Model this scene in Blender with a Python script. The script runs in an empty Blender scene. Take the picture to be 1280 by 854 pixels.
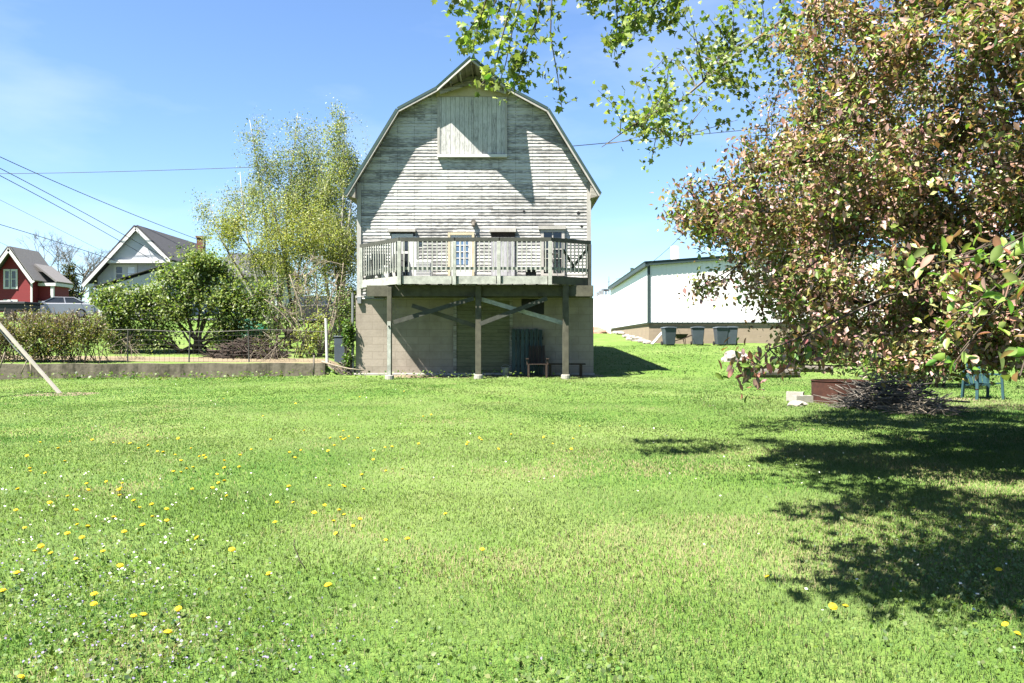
import bpy, math, random
import numpy as np
from mathutils import Vector

R = math.radians
rnd = random.Random(7)
npr = np.random.default_rng(7)
col = bpy.context.scene.collection
scene = bpy.context.scene

# ------------------------------------------------------------------ camera, sky, sun, exposure
CAMZ = 1.6
cam_d = bpy.data.cameras.new('camera')
cam = bpy.data.objects.new('camera', cam_d)
col.objects.link(cam)
cam.location = (0, 0, CAMZ)
cam.rotation_euler = (R(90), 0, 0)
cam_d.sensor_width = 36
cam_d.lens = 28.125
cam_d.clip_start = 0.05
cam_d.clip_end = 3000
scene.camera = cam

SUN = Vector((1.40, 1.0, -3.05)).normalized()        # the way the light travels
elev = math.asin(-SUN.z)
azim = math.atan2(-SUN.x, -SUN.y)
world = bpy.data.worlds.new('World')
scene.world = world
world.use_nodes = True
wn = world.node_tree
wn.nodes.clear()
w_out = wn.nodes.new('ShaderNodeOutputWorld')
w_bg = wn.nodes.new('ShaderNodeBackground')
sky = wn.nodes.new('ShaderNodeTexSky')
sky.sky_type = 'NISHITA'
sky.sun_disc = False
sky.sun_elevation = elev
sky.sun_rotation = azim
sky.altitude = 200
sky.air_density = 1.0
sky.dust_density = 0.15
sky.ozone_density = 1.0
w_bg.inputs['Strength'].default_value = 0.05
# thin cirrus streaks in the sky
tc = wn.nodes.new('ShaderNodeTexCoord')
mp = wn.nodes.new('ShaderNodeMapping')
mp.inputs['Rotation'].default_value = (0, R(25), R(20))
mp.inputs['Scale'].default_value = (1.2, 1.2, 4.0)
nz = wn.nodes.new('ShaderNodeTexNoise')
nz.inputs['Scale'].default_value = 1.6
nz.inputs['Detail'].default_value = 6
nz.inputs['Roughness'].default_value = 0.55
rmp = wn.nodes.new('ShaderNodeMapRange')
rmp.inputs['From Min'].default_value = 0.50
rmp.inputs['From Max'].default_value = 0.85
rmp.inputs['To Max'].default_value = 0.42
mx = wn.nodes.new('ShaderNodeMix')
mx.data_type = 'RGBA'
mx.inputs[7].default_value = (4.1, 4.5, 5.1, 1)
wn.links.new(tc.outputs['Generated'], mp.inputs['Vector'])
wn.links.new(mp.outputs['Vector'], nz.inputs['Vector'])
wn.links.new(nz.outputs['Fac'], rmp.inputs['Value'])
wn.links.new(rmp.outputs['Result'], mx.inputs[0])
tint = wn.nodes.new('ShaderNodeMix'); tint.data_type = 'RGBA'; tint.blend_type = 'MULTIPLY'; tint.inputs[0].default_value = 1.0
tint.inputs[7].default_value = (0.60, 0.70, 0.835, 1)
wn.links.new(sky.outputs['Color'], tint.inputs[6])
wn.links.new(tint.outputs[2], mx.inputs[6])
wn.links.new(mx.outputs[2], w_bg.inputs['Color'])
wn.links.new(w_bg.outputs[0], w_out.inputs[0])

sun_d = bpy.data.lights.new('sun', 'SUN')
sun_d.energy = 5.0
sun_d.angle = R(0.53)
sun_d.color = (1.0, 0.94, 0.85)
sun = bpy.data.objects.new('sun', sun_d)
col.objects.link(sun)
sun.location = (-20, -15, 40)
sun.rotation_euler = SUN.to_track_quat('-Z', 'Y').to_euler()

scene.view_settings.view_transform = 'Standard'
scene.view_settings.look = 'None'
scene.view_settings.gamma = 1
scene.view_settings.use_curve_mapping = False
scene.view_settings.exposure = 2.6

# ------------------------------------------------------------------ helpers
def at(px, py, Y):
    """A point of the place, from a spot in the photograph and its distance."""
    return Vector(((px - 640) * Y / 1000, Y, CAMZ + (427 - py) * Y / 1000))

BASE = {}

def root_of(o):
    while o.parent:
        o = o.parent
    return o

def tag(o, label, cat=None, group=None, kind=None):
    if label: o['label'] = label
    if cat: o['category'] = cat
    if group: o['group'] = group
    if kind: o['kind'] = kind
    return o

def thing(name, label, cat, loc=(0, 0, 0), group=None):
    o = bpy.data.objects.new(name, None)
    o.empty_display_size = 0.2
    col.objects.link(o)
    o.location = loc
    BASE[o.name] = Vector(loc)
    return tag(o, label, cat, group)

def link_mesh(name, me, parent=None):
    o = bpy.data.objects.new(name, me)
    col.objects.link(o)
    if parent:
        o.parent = parent
    return o

class MB:
    def __init__(self):
        self.v = []; self.f = []; self.mi = []; self.m = 0
    def quad(self, *p):
        n = len(self.v)
        self.v += [tuple(q) for q in p]
        self.f.append(tuple(range(n, n + len(p)))); self.mi.append(self.m)
    def box(self, x0, x1, y0, y1, z0, z1):
        n = len(self.v)
        self.v += [(x0,y0,z0),(x1,y0,z0),(x1,y1,z0),(x0,y1,z0),(x0,y0,z1),(x1,y0,z1),(x1,y1,z1),(x0,y1,z1)]
        for f in ((0,3,2,1),(4,5,6,7),(0,1,5,4),(1,2,6,5),(2,3,7,6),(3,0,4,7)):
            self.f.append(tuple(n + i for i in f)); self.mi.append(self.m)
        return self
    def bar(self, p, q, w, h, up=(0, 0, 1)):
        p = Vector(p); q = Vector(q); d = (q - p).normalized(); up = Vector(up)
        s = d.cross(up)
        if s.length < 1e-4: s = d.cross(Vector((0, 1, 0)))
        s.normalize(); u = s.cross(d)
        n = len(self.v)
        for c in (p, q):
            for a, b in ((-1,-1),(1,-1),(1,1),(-1,1)):
                self.v.append(tuple(c + s*(a*w/2) + u*(b*h/2)))
        for f in ((0,1,2,3),(7,6,5,4),(0,4,5,1),(1,5,6,2),(2,6,7,3),(3,7,4,0)):
            self.f.append(tuple(n + i for i in f)); self.mi.append(self.m)
        return self
    def tube(self, pts, radii, n=6, cap=True):
        pts = [Vector(p) for p in pts]
        if not isinstance(radii, (list, tuple)): radii = [radii]*len(pts)
        base = len(self.v)
        ref = Vector((0.31, 0.17, 0.93))
        for i, p in enumerate(pts):
            a = pts[max(i-1, 0)]; b = pts[min(i+1, len(pts)-1)]
            d = (b - a)
            d = d.normalized() if d.length > 1e-9 else Vector((0, 0, 1))
            r0 = ref if abs(d.dot(ref)) < 0.95 else Vector((1, 0, 0))
            s = d.cross(r0).normalized(); u = s.cross(d)
            for k in range(n):
                t = 2*math.pi*k/n
                self.v.append(tuple(p + (s*math.cos(t) + u*math.sin(t))*radii[i]))
        for i in range(len(pts)-1):
            for k in range(n):
                a = base + i*n + k; b = base + i*n + (k+1) % n
                self.f.append((a, b, b+n, a+n)); self.mi.append(self.m)
        if cap:
            self.f.append(tuple(base + k for k in range(n))[::-1]); self.mi.append(self.m)
            e = base + (len(pts)-1)*n
            self.f.append(tuple(e + k for k in range(n))); self.mi.append(self.m)
        return self
    def lathe(self, c, prof, n=16):
        c = Vector(c); base = len(self.v)
        for r, z in prof:
            for k in range(n):
                t = 2*math.pi*k/n
                self.v.append((c.x + r*math.cos(t), c.y + r*math.sin(t), c.z + z))
        for i in range(len(prof)-1):
            for k in range(n):
                a = base + i*n + k; b = base + i*n + (k+1) % n
                self.f.append((a, b, b+n, a+n)); self.mi.append(self.m)
        self.f.append(tuple(base + k for k in range(n))[::-1]); self.mi.append(self.m)
        e = base + (len(prof)-1)*n
        self.f.append(tuple(e + k for k in range(n))); self.mi.append(self.m)
        return self
    def prism(self, poly, y0, y1):
        """poly of (x, z), extruded from y0 to y1"""
        n = len(self.v); k = len(poly)
        self.v += [(x, y0, z) for x, z in poly] + [(x, y1, z) for x, z in poly]
        self.f.append(tuple(n + i for i in range(k))); self.mi.append(self.m)
        self.f.append(tuple(n + k + i for i in range(k))[::-1]); self.mi.append(self.m)
        for i in range(k):
            j = (i+1) % k
            self.f.append((n+i, n+k+i, n+k+j, n+j)); self.mi.append(self.m)
        return self
    def build(self, name, mat, parent=None, smooth=False, bevel=0, origin=None):
        me = bpy.data.meshes.new(name)
        v = np.array(self.v, dtype=float)
        if parent is not None:
            off = BASE[root_of(parent).name]
        elif origin is not None:
            off = Vector(origin)
        else:
            off = Vector(((v[:,0].min()+v[:,0].max())/2, (v[:,1].min()+v[:,1].max())/2, v[:,2].min()))
        v = v - np.array(off)
        me.from_pydata([tuple(p) for p in v], [], self.f)
        mats = mat if isinstance(mat, (list, tuple)) else [mat]
        for m in mats: me.materials.append(m)
        if len(mats) > 1: me.polygons.foreach_set('material_index', self.mi)
        if smooth: me.polygons.foreach_set('use_smooth', [True]*len(me.polygons))
        me.update()
        import bmesh
        bm = bmesh.new(); bm.from_mesh(me)
        bmesh.ops.recalc_face_normals(bm, faces=bm.faces)
        bm.to_mesh(me); bm.free()
        o = link_mesh(name, me, parent)
        if parent is None:
            o.location = off; BASE[o.name] = off
        if bevel:
            b = o.modifiers.new('bevel', 'BEVEL'); b.width = bevel; b.segments = 2; b.limit_method = 'ANGLE'
        return o

def copy_tree(o, parent=None):
    c = o.copy(); col.objects.link(c)
    if parent: c.parent = parent
    for ch in list(o.children):
        copy_tree(ch, c)
    return c

def np_mesh(name, v, faces, mat, parent=None, colors=None, origin=None, smooth=False):
    """v: N x 3, faces: M x k"""
    me = bpy.data.meshes.new(name)
    v = np.asarray(v, dtype=np.float32)
    if parent is not None: off = np.array(BASE[root_of(parent).name])
    elif origin is not None: off = np.array(origin)
    else: off = np.array(((v[:,0].min()+v[:,0].max())/2, (v[:,1].min()+v[:,1].max())/2, v[:,2].min()))
    v = (v - off).astype(np.float32)
    faces = np.asarray(faces, dtype=np.int32)
    k = faces.shape[1]
    me.vertices.add(len(v)); me.vertices.foreach_set('co', v.ravel())
    me.loops.add(faces.size); me.loops.foreach_set('vertex_index', faces.ravel())
    me.polygons.add(len(faces))
    me.polygons.foreach_set('loop_start', np.arange(0, faces.size, k, dtype=np.int32))
    if smooth: me.polygons.foreach_set('use_smooth', np.ones(len(faces), dtype=bool))
    me.update(calc_edges=True)
    if colors is not None:
        a = me.color_attributes.new('tint', 'FLOAT_COLOR', 'POINT')
        c = np.ones((len(v), 4), dtype=np.float32); c[:, :3] = colors
        a.data.foreach_set('color', c.ravel())
    for m in (mat if isinstance(mat, (list, tuple)) else [mat]): me.materials.append(m)
    o = link_mesh(name, me, parent)
    if parent is None:
        o.location = off; BASE[o.name] = Vector(off)
    return o

# ------------------------------------------------------------------ materials
class NT:
    def __init__(self, name):
        self.mat = bpy.data.materials.new(name); self.mat.use_nodes = True
        self.t = self.mat.node_tree; self.t.nodes.clear()
        self.out = self.n('ShaderNodeOutputMaterial')
    def n(self, typ, **kw):
        x = self.t.nodes.new(typ)
        for k, v in kw.items():
            if k in x.inputs: x.inputs[k].default_value = v
            else: setattr(x, k, v)
        return x
    def l(self, a, b): self.t.links.new(a, b)
    def coord(self, scale=(1, 1, 1), rot=(0, 0, 0)):
        c = self.n('ShaderNodeTexCoord'); m = self.n('ShaderNodeMapping')
        m.inputs['Scale'].default_value = scale; m.inputs['Rotation'].default_value = rot
        self.l(c.outputs['Object'], m.inputs['Vector']); return m.outputs['Vector']
    def noise(self, vec, scale, detail=4, rough=0.55):
        x = self.n('ShaderNodeTexNoise'); x.inputs['Scale'].default_value = scale
        x.inputs['Detail'].default_value = detail; x.inputs['Roughness'].default_value = rough
        self.l(vec, x.inputs['Vector']); return x.outputs['Fac']
    def ramp(self, fac, stops):
        x = self.n('ShaderNodeValToRGB'); e = x.color_ramp.elements
        while len(e) < len(stops): e.new(0.5)
        for i, (p, c) in enumerate(stops):
            e[i].position = p; e[i].color = (*c, 1) if len(c) == 3 else c
        self.l(fac, x.inputs['Fac']); return x.outputs['Color']
    def mix(self, fac, a, b, mode='MIX'):
        x = self.n('ShaderNodeMix'); x.data_type = 'RGBA'; x.blend_type = mode
        for i, s in ((0, fac), (6, a), (7, b)):
            if isinstance(s, (int, float)): x.inputs[i].default_value = s
            elif isinstance(s, tuple): x.inputs[i].default_value = (*s, 1)
            else: self.l(s, x.inputs[i])
        return x.outputs[2]
    def math(self, op, a, b=0.0):
        x = self.n('ShaderNodeMath'); x.operation = op
        for i, s in ((0, a), (1, b)):
            if isinstance(s, (int, float)): x.inputs[i].default_value = s
            else: self.l(s, x.inputs[i])
        return x.outputs[0]
    def finish(self, color, rough=0.85, spec=0.3, metal=0.0, bump=None, bstr=0.3, bdist=0.02):
        p = self.n('ShaderNodeBsdfPrincipled')
        if isinstance(color, tuple): p.inputs['Base Color'].default_value = (*color, 1)
        else: self.l(color, p.inputs['Base Color'])
        if isinstance(rough, (int, float)): p.inputs['Roughness'].default_value = rough
        else: self.l(rough, p.inputs['Roughness'])
        p.inputs['Specular IOR Level'].default_value = spec
        p.inputs['Metallic'].default_value = metal
        if bump is not None:
            b = self.n('ShaderNodeBump'); b.inputs['Strength'].default_value = bstr; b.inputs['Distance'].default_value = bdist
            self.l(bump, b.inputs['Height']); self.l(b.outputs['Normal'], p.inputs['Normal'])
        self.l(p.outputs[0], self.out.inputs[0])
        return self.mat

def paint(name, c, rough=0.6, var=0.25, scale=3.0, spec=0.3, metal=0.0, stretch=(1, 1, 1)):
    c = tuple(x*0.49 for x in c); t = NT(name); v = t.coord(stretch)
    f = t.noise(v, scale, 5)
    f2 = t.noise(v, scale*9, 3)
    d = tuple(max(0, x*(1-var)) for x in c); h = tuple(min(1, x*(1+var*0.6)) for x in c)
    k = t.ramp(t.math('ADD', t.math('MULTIPLY', f, 0.65), t.math('MULTIPLY', f2, 0.35)), [(0.3, d), (0.7, h)])
    return t.finish(k, rough, spec, metal, bump=f2, bstr=0.12, bdist=0.01)

def foliage(name, transl=0.35, gloss=0.25, rough=0.45):
    t = NT(name)
    a = t.n('ShaderNodeAttribute'); a.attribute_name = 'tint'
    p = t.n('ShaderNodeBsdfPrincipled')
    p.inputs['Roughness'].default_value = rough
    p.inputs['Specular IOR Level'].default_value = gloss
    t.l(a.outputs['Color'], p.inputs['Base Color'])
    tr = t.n('ShaderNodeBsdfTranslucent')
    hs = t.mix(1.0, a.outputs['Color'], (1.25, 1.35, 0.6), 'MULTIPLY')
    t.l(hs, tr.inputs['Color'])
    m = t.n('ShaderNodeMixShader'); m.inputs[0].default_value = transl
    t.l(p.outputs[0], m.inputs[1]); t.l(tr.outputs[0], m.inputs[2]); t.l(m.outputs[0], t.out.inputs[0])
    return t.mat

def weathered_boards(name, paint_c, wood_c, dark_c, axis='h', board=0.115, worn=0.5, studs=True):
    """Peeling painted boards. Colours only: paint, bare wood and dirt."""
    paint_c, wood_c, dark_c = [tuple(x*k for x in c_) for c_, k in ((paint_c, 0.70), (wood_c, 0.50), (dark_c, 0.42))]
    t = NT(name)
    c = t.n('ShaderNodeTexCoord')
    sx = t.n('ShaderNodeSeparateXYZ'); t.l(c.outputs['Object'], sx.inputs[0])
    along, across = (sx.outputs['X'], sx.outputs['Z']) if axis == 'h' else (sx.outputs['Z'], sx.outputs['X'])
    row = t.math('FLOOR', t.math('DIVIDE', across, board))
    wn_ = t.n('ShaderNodeTexWhiteNoise', noise_dimensions='1D'); t.l(row, wn_.inputs['W'])
    rowv = wn_.outputs['Value']
    # length pieces along the row
    seg = t.math('FLOOR', t.math('ADD', t.math('DIVIDE', along, 2.3), t.math('MULTIPLY', rowv, 7.0)))
    wn2 = t.n('ShaderNodeTexWhiteNoise', noise_dimensions='2D')
    cb0 = t.n('ShaderNodeCombineXYZ'); t.l(row, cb0.inputs[0]); t.l(seg, cb0.inputs[1]); t.l(cb0.outputs[0], wn2.inputs['Vector'])
    cb = t.n('ShaderNodeCombineXYZ')
    t.l(t.math('ADD', along, t.math('MULTIPLY', rowv, 31.0)), cb.inputs[0]); t.l(across, cb.inputs[2])
    streak = t.n('ShaderNodeMapping'); streak.inputs['Scale'].default_value = (2.6, 1, 16)
    t.l(cb.outputs[0], streak.inputs['Vector'])
    n1 = t.noise(streak.outputs[0], 1.6, 7, 0.65)
    st2 = t.n('ShaderNodeMapping'); st2.inputs['Scale'].default_value = (3.0, 1, 60)
    t.l(cb.outputs[0], st2.inputs['Vector'])
    n2 = t.noise(st2.outputs[0], 2.0, 4, 0.6)
    big = t.noise(c.outputs['Object'], 0.45, 4, 0.6)
    s = t.math('ADD', t.math('MULTIPLY', n1, 0.55), t.math('MULTIPLY', wn2.outputs['Value'], 0.12))
    s = t.math('ADD', s, t.math('MULTIPLY', big, 0.38))
    s = t.math('ADD', s, t.math('MULTIPLY', n2, 0.25))
    s = t.math('ADD', s, -0.15 + (worn - 0.5)*0.3)
    k = t.ramp(s, [(0.36, paint_c), (0.49, tuple(x*0.8 for x in paint_c)), (0.56, wood_c), (0.72, dark_c)])
    if studs:
        sm = t.math('ABSOLUTE', t.math('SUBTRACT', t.math('FRACT', t.math('DIVIDE', along, 0.59)), 0.5))
        line = t.math('LESS_THAN', sm, 0.028)
        wn3 = t.noise(st2.outputs[0], 0.9, 2)
        line = t.math('MULTIPLY', t.math('MULTIPLY', line, 0.45), t.math('GREATER_THAN', wn3, 0.50))
        k = t.mix(line, k, tuple(x*0.75 for x in dark_c))
    else:
        gap = t.math('LESS_THAN', t.math('FRACT', t.math('DIVIDE', across, board)), 0.07)
        k = t.mix(t.math('MULTIPLY', gap, 0.85), k, tuple(x*0.3 for x in dark_c))
    return t.finish(k, 0.9, 0.15, bump=n2, bstr=0.35, bdist=0.01)

M = {}
M['siding'] = weathered_boards('weathered clapboard', (0.58, 0.575, 0.55), (0.34, 0.335, 0.325), (0.165, 0.162, 0.158), worn=0.56)
M['hay_door'] = weathered_boards('weathered plank', (0.56, 0.56, 0.54), (0.40, 0.40, 0.385), (0.16, 0.155, 0.15), axis='v', board=0.16, worn=0.45, studs=False)
M['grey_planks'] = weathered_boards('grey bare plank', (0.42, 0.42, 0.44), (0.32, 0.32, 0.34), (0.16, 0.155, 0.155), axis='v', board=0.13, worn=0.5, studs=False)
M['teal_planks'] = weathered_boards('teal plank', (0.07, 0.105, 0.105), (0.06, 0.085, 0.085), (0.03, 0.035, 0.035), axis='v', board=0.14, worn=0.5, studs=False)
M['garage'] = weathered_boards('overhead door boards', (0.19, 0.19, 0.12), (0.16, 0.155, 0.10), (0.10, 0.09, 0.065), board=0.13, worn=0.4, studs=False)
M['trim'] = paint('old white trim', (0.52, 0.50, 0.46), 0.7, 0.3, 4, stretch=(1, 1, 0.4))
M['cream'] = paint('cream trim', (0.66, 0.58, 0.40), 0.7, 0.2, 4)
M['white'] = paint('white paint', (0.80, 0.80, 0.78), 0.5, 0.08, 3)
M['soffit'] = weathered_boards('soffit boards', (0.36, 0.34, 0.30), (0.26, 0.23, 0.19), (0.10, 0.09, 0.075), board=0.14, worn=0.5, studs=False)
M['roof_green'] = paint('green metal roof', (0.03, 0.075, 0.065), 0.45, 0.3, 2, spec=0.5)
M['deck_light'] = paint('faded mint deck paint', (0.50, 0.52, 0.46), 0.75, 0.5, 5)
M['deck_dark'] = paint('dark weathered rail', (0.075, 0.08, 0.065), 0.85, 0.45, 6)
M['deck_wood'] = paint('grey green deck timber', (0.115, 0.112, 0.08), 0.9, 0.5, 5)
M['deck_floor'] = paint('deck boards', (0.24, 0.23, 0.20), 0.9, 0.35, 6)
M['concrete'] = paint('pale concrete', (0.46, 0.44, 0.39), 0.95, 0.25, 5)
M['dark'] = paint('near black', (0.012, 0.012, 0.013), 0.6, 0.3, 5)
M['black_plastic'] = paint('black plastic', (0.022, 0.023, 0.025), 0.45, 0.3, 5)
M['bin'] = paint('slate blue bin plastic', (0.075, 0.10, 0.125), 0.5, 0.25, 3)
M['bark'] = paint('brown bark', (0.10, 0.075, 0.055), 0.95, 0.45, 8, stretch=(1, 1, 0.3))
M['grey_bark'] = paint('grey bark', (0.19, 0.17, 0.145), 0.95, 0.4, 8, stretch=(1, 1, 0.3))
M['pale_bark'] = paint('pale twigs', (0.33, 0.28, 0.21), 0.95, 0.35, 8)
M['birch_bark'] = paint('birch bark', (0.48, 0.46, 0.40), 0.9, 0.45, 5, stretch=(1, 1, 2))
M['rust'] = paint('rusted steel', (0.085, 0.032, 0.020), 0.9, 0.55, 7, metal=0.2)
M['rock'] = paint('pale rock', (0.42, 0.38, 0.34), 0.95, 0.3, 4)
M['tan_block'] = None
M['wire'] = paint('black cable', (0.03, 0.03, 0.035), 0.6, 0.1, 3)
M['galv'] = paint('galvanised steel', (0.38, 0.39, 0.40), 0.45, 0.2, 6, metal=0.5)
M['teal'] = paint('teal plastic', (0.035, 0.10, 0.115), 0.5, 0.2, 4)
M['brown_wood'] = paint('dark brown wood', (0.055, 0.035, 0.025), 0.85, 0.4, 7)
M['red'] = paint('barn red siding', (0.26, 0.026, 0.032), 0.7, 0.15, 1.0, stretch=(0.3, 1, 9))
M['grey_siding'] = paint('grey siding', (0.66, 0.68, 0.73), 0.7, 0.08, 1.0, stretch=(0.3, 1, 9))
M['shingle_dark'] = paint('charcoal shingles', (0.075, 0.077, 0.088), 0.9, 0.3, 5)
M['shingle_grey'] = paint('pale grey shingles', (0.24, 0.23, 0.23), 0.9, 0.2, 5)
M['trim_green'] = paint('dark green metal trim', (0.045, 0.075, 0.075), 0.5, 0.15, 3)
M['metal_white'] = paint('white metal panels', (1.30, 1.30, 1.28), 0.45, 0.03, 0.6)
M['asphalt'] = paint('asphalt', (0.06, 0.06, 0.062), 0.95, 0.3, 12)
M['silver'] = paint('silver car paint', (0.52, 0.54, 0.58), 0.25, 0.05, 1.0, spec=0.6, metal=0.35)
M['white_car'] = paint('white car paint', (0.75, 0.76, 0.77), 0.3, 0.04, 1.0, spec=0.6)
M['tyre'] = paint('tyre rubber', (0.018, 0.018, 0.018), 0.9, 0.2, 6)
M['tarp'] = paint('green tarpaulin', (0.03, 0.19, 0.11), 0.5, 0.35, 4)
M['board_white'] = paint('pale weathered board', (0.62, 0.58, 0.50), 0.8, 0.2, 5)
M['wire_grey'] = paint('grey fence wire', (0.15, 0.145, 0.13), 0.6, 0.2, 5, metal=0.4)

def glass_mat(name, tint):
    t = NT(name)
    v = t.coord()
    f = t.noise(v, 2.0, 3)
    k = t.ramp(f, [(0.3, tint), (0.7, tuple(x*1.6 for x in tint))])
    return t.finish(k, 0.06, 0.6)
M['glass'] = glass_mat('dark window glass', (0.012, 0.014, 0.016))
M['glass_painted_sky'] = glass_mat('window glass painted with sky reflection', (0.05, 0.085, 0.14))  # sky reflection painted in as a blue base colour
M['lens'] = glass_mat('lamp lens', (0.45, 0.46, 0.47))

def block_wall(name, c, mortar, w=0.41, h=0.2, dirt=(0.2, 0.18, 0.15), amt=0.5):
    c, mortar, dirt = [tuple(x*0.53 for x in q) for q in (c, mortar, dirt)]
    t = NT(name)
    cc = t.n('ShaderNodeTexCoord'); sx = t.n('ShaderNodeSeparateXYZ'); t.l(cc.outputs['Object'], sx.inputs[0])
    cb = t.n('ShaderNodeCombineXYZ')
    t.l(t.math('ADD', sx.outputs['X'], sx.outputs['Y']), cb.inputs[0]); t.l(sx.outputs['Z'], cb.inputs[1])
    b = t.n('ShaderNodeTexBrick')
    b.inputs['Scale'].default_value = 1.0
    b.inputs['Brick Width'].default_value = w; b.inputs['Row Height'].default_value = h
    b.inputs['Mortar Size'].default_value = 0.008; b.inputs['Mortar Smooth'].default_value = 0.4
    b.inputs['Color1'].default_value = (*c, 1); b.inputs['Color2'].default_value = (*[x*0.86 for x in c], 1)
    b.inputs['Mortar'].default_value = (*mortar, 1)
    t.l(cb.outputs[0], b.inputs['Vector'])
    n = t.noise(cc.outputs['Object'], 1.3, 6, 0.65); n2 = t.noise(cc.outputs['Object'], 14, 4)
    k = t.mix(t.math('MULTIPLY', t.ramp(n, [(0.45, (0, 0, 0)), (0.7, (1, 1, 1))]), amt), b.outputs['Color'], dirt)
    k = t.mix(t.math('MULTIPLY', n2, 0.35), k, tuple(x*0.6 for x in c))
    return t.finish(k, 0.95, 0.15, bump=n2, bstr=0.3, bdist=0.015)
M['foundation'] = block_wall('parged block', (0.44, 0.385, 0.32), (0.26, 0.22, 0.18), 0.8, 0.26, (0.22, 0.19, 0.15), 0.75)
M['tan_block'] = block_wall('tan block', (0.42, 0.34, 0.25), (0.33, 0.27, 0.21), 0.41, 0.2, (0.30, 0.25, 0.20), 0.4)
M['retaining'] = block_wall('old poured wall', (0.25, 0.22, 0.18), (0.16, 0.14, 0.11), 2.4, 0.4, (0.09, 0.085, 0.055), 0.95)
def streaked(name, c, dark):
    t = NT(name); o = t.coord((2.2, 2.2, 0.35)); b = t.coord()
    n = t.noise(o, 1.6, 6, 0.65); n2 = t.noise(b, 9, 4)
    k = t.ramp(t.math('ADD', t.math('MULTIPLY', n, 0.7), t.math('MULTIPLY', n2, 0.3)), [(0.36, c), (0.5, tuple(x*0.7 for x in c)), (0.64, dark)])
    return t.finish(k, 0.95, 0.1, bump=n2, bstr=0.5, bdist=0.02)
M['retaining'] = streaked('stained old wall', (0.15, 0.132, 0.10), (0.04, 0.038, 0.027))
M['brick'] = block_wall('red brick', (0.20, 0.075, 0.05), (0.30, 0.26, 0.23), 0.22, 0.075, (0.12, 0.05, 0.04), 0.3)

M['leaf'] = foliage('leaf', 0.40, 0.25, 0.45)
M['leaf_crab'] = foliage('crabapple leaf', 0.32, 0.3, 0.45)
def grass_mat():
    t = NT('grass blade'); a = t.n('ShaderNodeAttribute'); a.attribute_name = 'tint'
    g = t.n('ShaderNodeNewGeometry'); m = t.n('ShaderNodeMix'); m.data_type = 'VECTOR'
    m.inputs[0].default_value = 0.6; t.l(g.outputs['Normal'], m.inputs[4]); m.inputs[5].default_value = (0, 0, 1)
    nn = t.n('ShaderNodeVectorMath'); nn.operation = 'NORMALIZE'; t.l(m.outputs[1], nn.inputs[0])
    p = t.n('ShaderNodeBsdfPrincipled'); p.inputs['Roughness'].default_value = 0.5; p.inputs['Specular IOR Level'].default_value = 0.12
    t.l(a.outputs['Color'], p.inputs['Base Color']); t.l(nn.outputs[0], p.inputs['Normal'])
    tr = t.n('ShaderNodeBsdfTranslucent'); t.l(t.mix(1.0, a.outputs['Color'], (1.15, 1.3, 0.6), 'MULTIPLY'), tr.inputs['Color'])
    x = t.n('ShaderNodeMixShader'); x.inputs[0].default_value = 0.3
    t.l(p.outputs[0], x.inputs[1]); t.l(tr.outputs[0], x.inputs[2]); t.l(x.outputs[0], t.out.inputs[0])
    return t.mat
M['grass'] = grass_mat()

def ground_mat():
    t = NT('lawn ground')
    g = t.n('ShaderNodeNewGeometry')
    pos = g.outputs['Position']
    big = t.noise(pos, 0.22, 4, 0.6); mid = t.noise(pos, 1.4, 5, 0.6); fine = t.noise(pos, 22, 4, 0.7)
    s = t.math('ADD', t.math('ADD', t.math('MULTIPLY', big, 0.45), t.math('MULTIPLY', mid, 0.30)), t.math('MULTIPLY', fine, 0.35))
    k = t.ramp(s, [(0.38, (0.040, 0.080, 0.012)), (0.53, (0.066, 0.112, 0.021)), (0.62, (0.094, 0.130, 0.036)), (0.74, (0.122, 0.128, 0.058))])
    # bare earth close to the barn, under the deck and at the foot of the old swing
    sp = t.n('ShaderNodeSeparateXYZ'); t.l(pos, sp.inputs[0])
    def spot(cx, cy, rx, ry):
        dx = t.math('DIVIDE', t.math('SUBTRACT', sp.outputs['X'], cx), rx)
        dy = t.math('DIVIDE', t.math('SUBTRACT', sp.outputs['Y'], cy), ry)
        d = t.math('ADD', t.math('POWER', t.math('ABSOLUTE', dx), 4.0), t.math('POWER', t.math('ABSOLUTE', dy), 4.0))
        d = t.math('ADD', d, t.math('MULTIPLY', t.math('SUBTRACT', mid, 0.5), 1.5))
        return t.ramp(d, [(0.75, (1, 1, 1)), (1.0, (0, 0, 0))])
    for args in ((-0.6, 27.6, 3.7, 0.75), (-11.4, 20.0, 1.0, 0.6), (9.0, 17.5, 2.2, 1.6), (-13.0, 28.6, 8.0, 0.8)):
        k = t.mix(spot(*args), k, (0.13, 0.105, 0.07))
    return t.finish(k, 0.95, 0.1, bump=fine, bstr=0.6, bdist=0.05)
M['ground'] = ground_mat()

# ------------------------------------------------------------------ the ground
def sstep(a, b, x):
    t = np.clip((x - a)/(b - a), 0, 1); return t*t*(3 - 2*t)

def skew(x):
    return 0.13*(np.clip(x, -26, -6.4) + 6.4)

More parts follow.
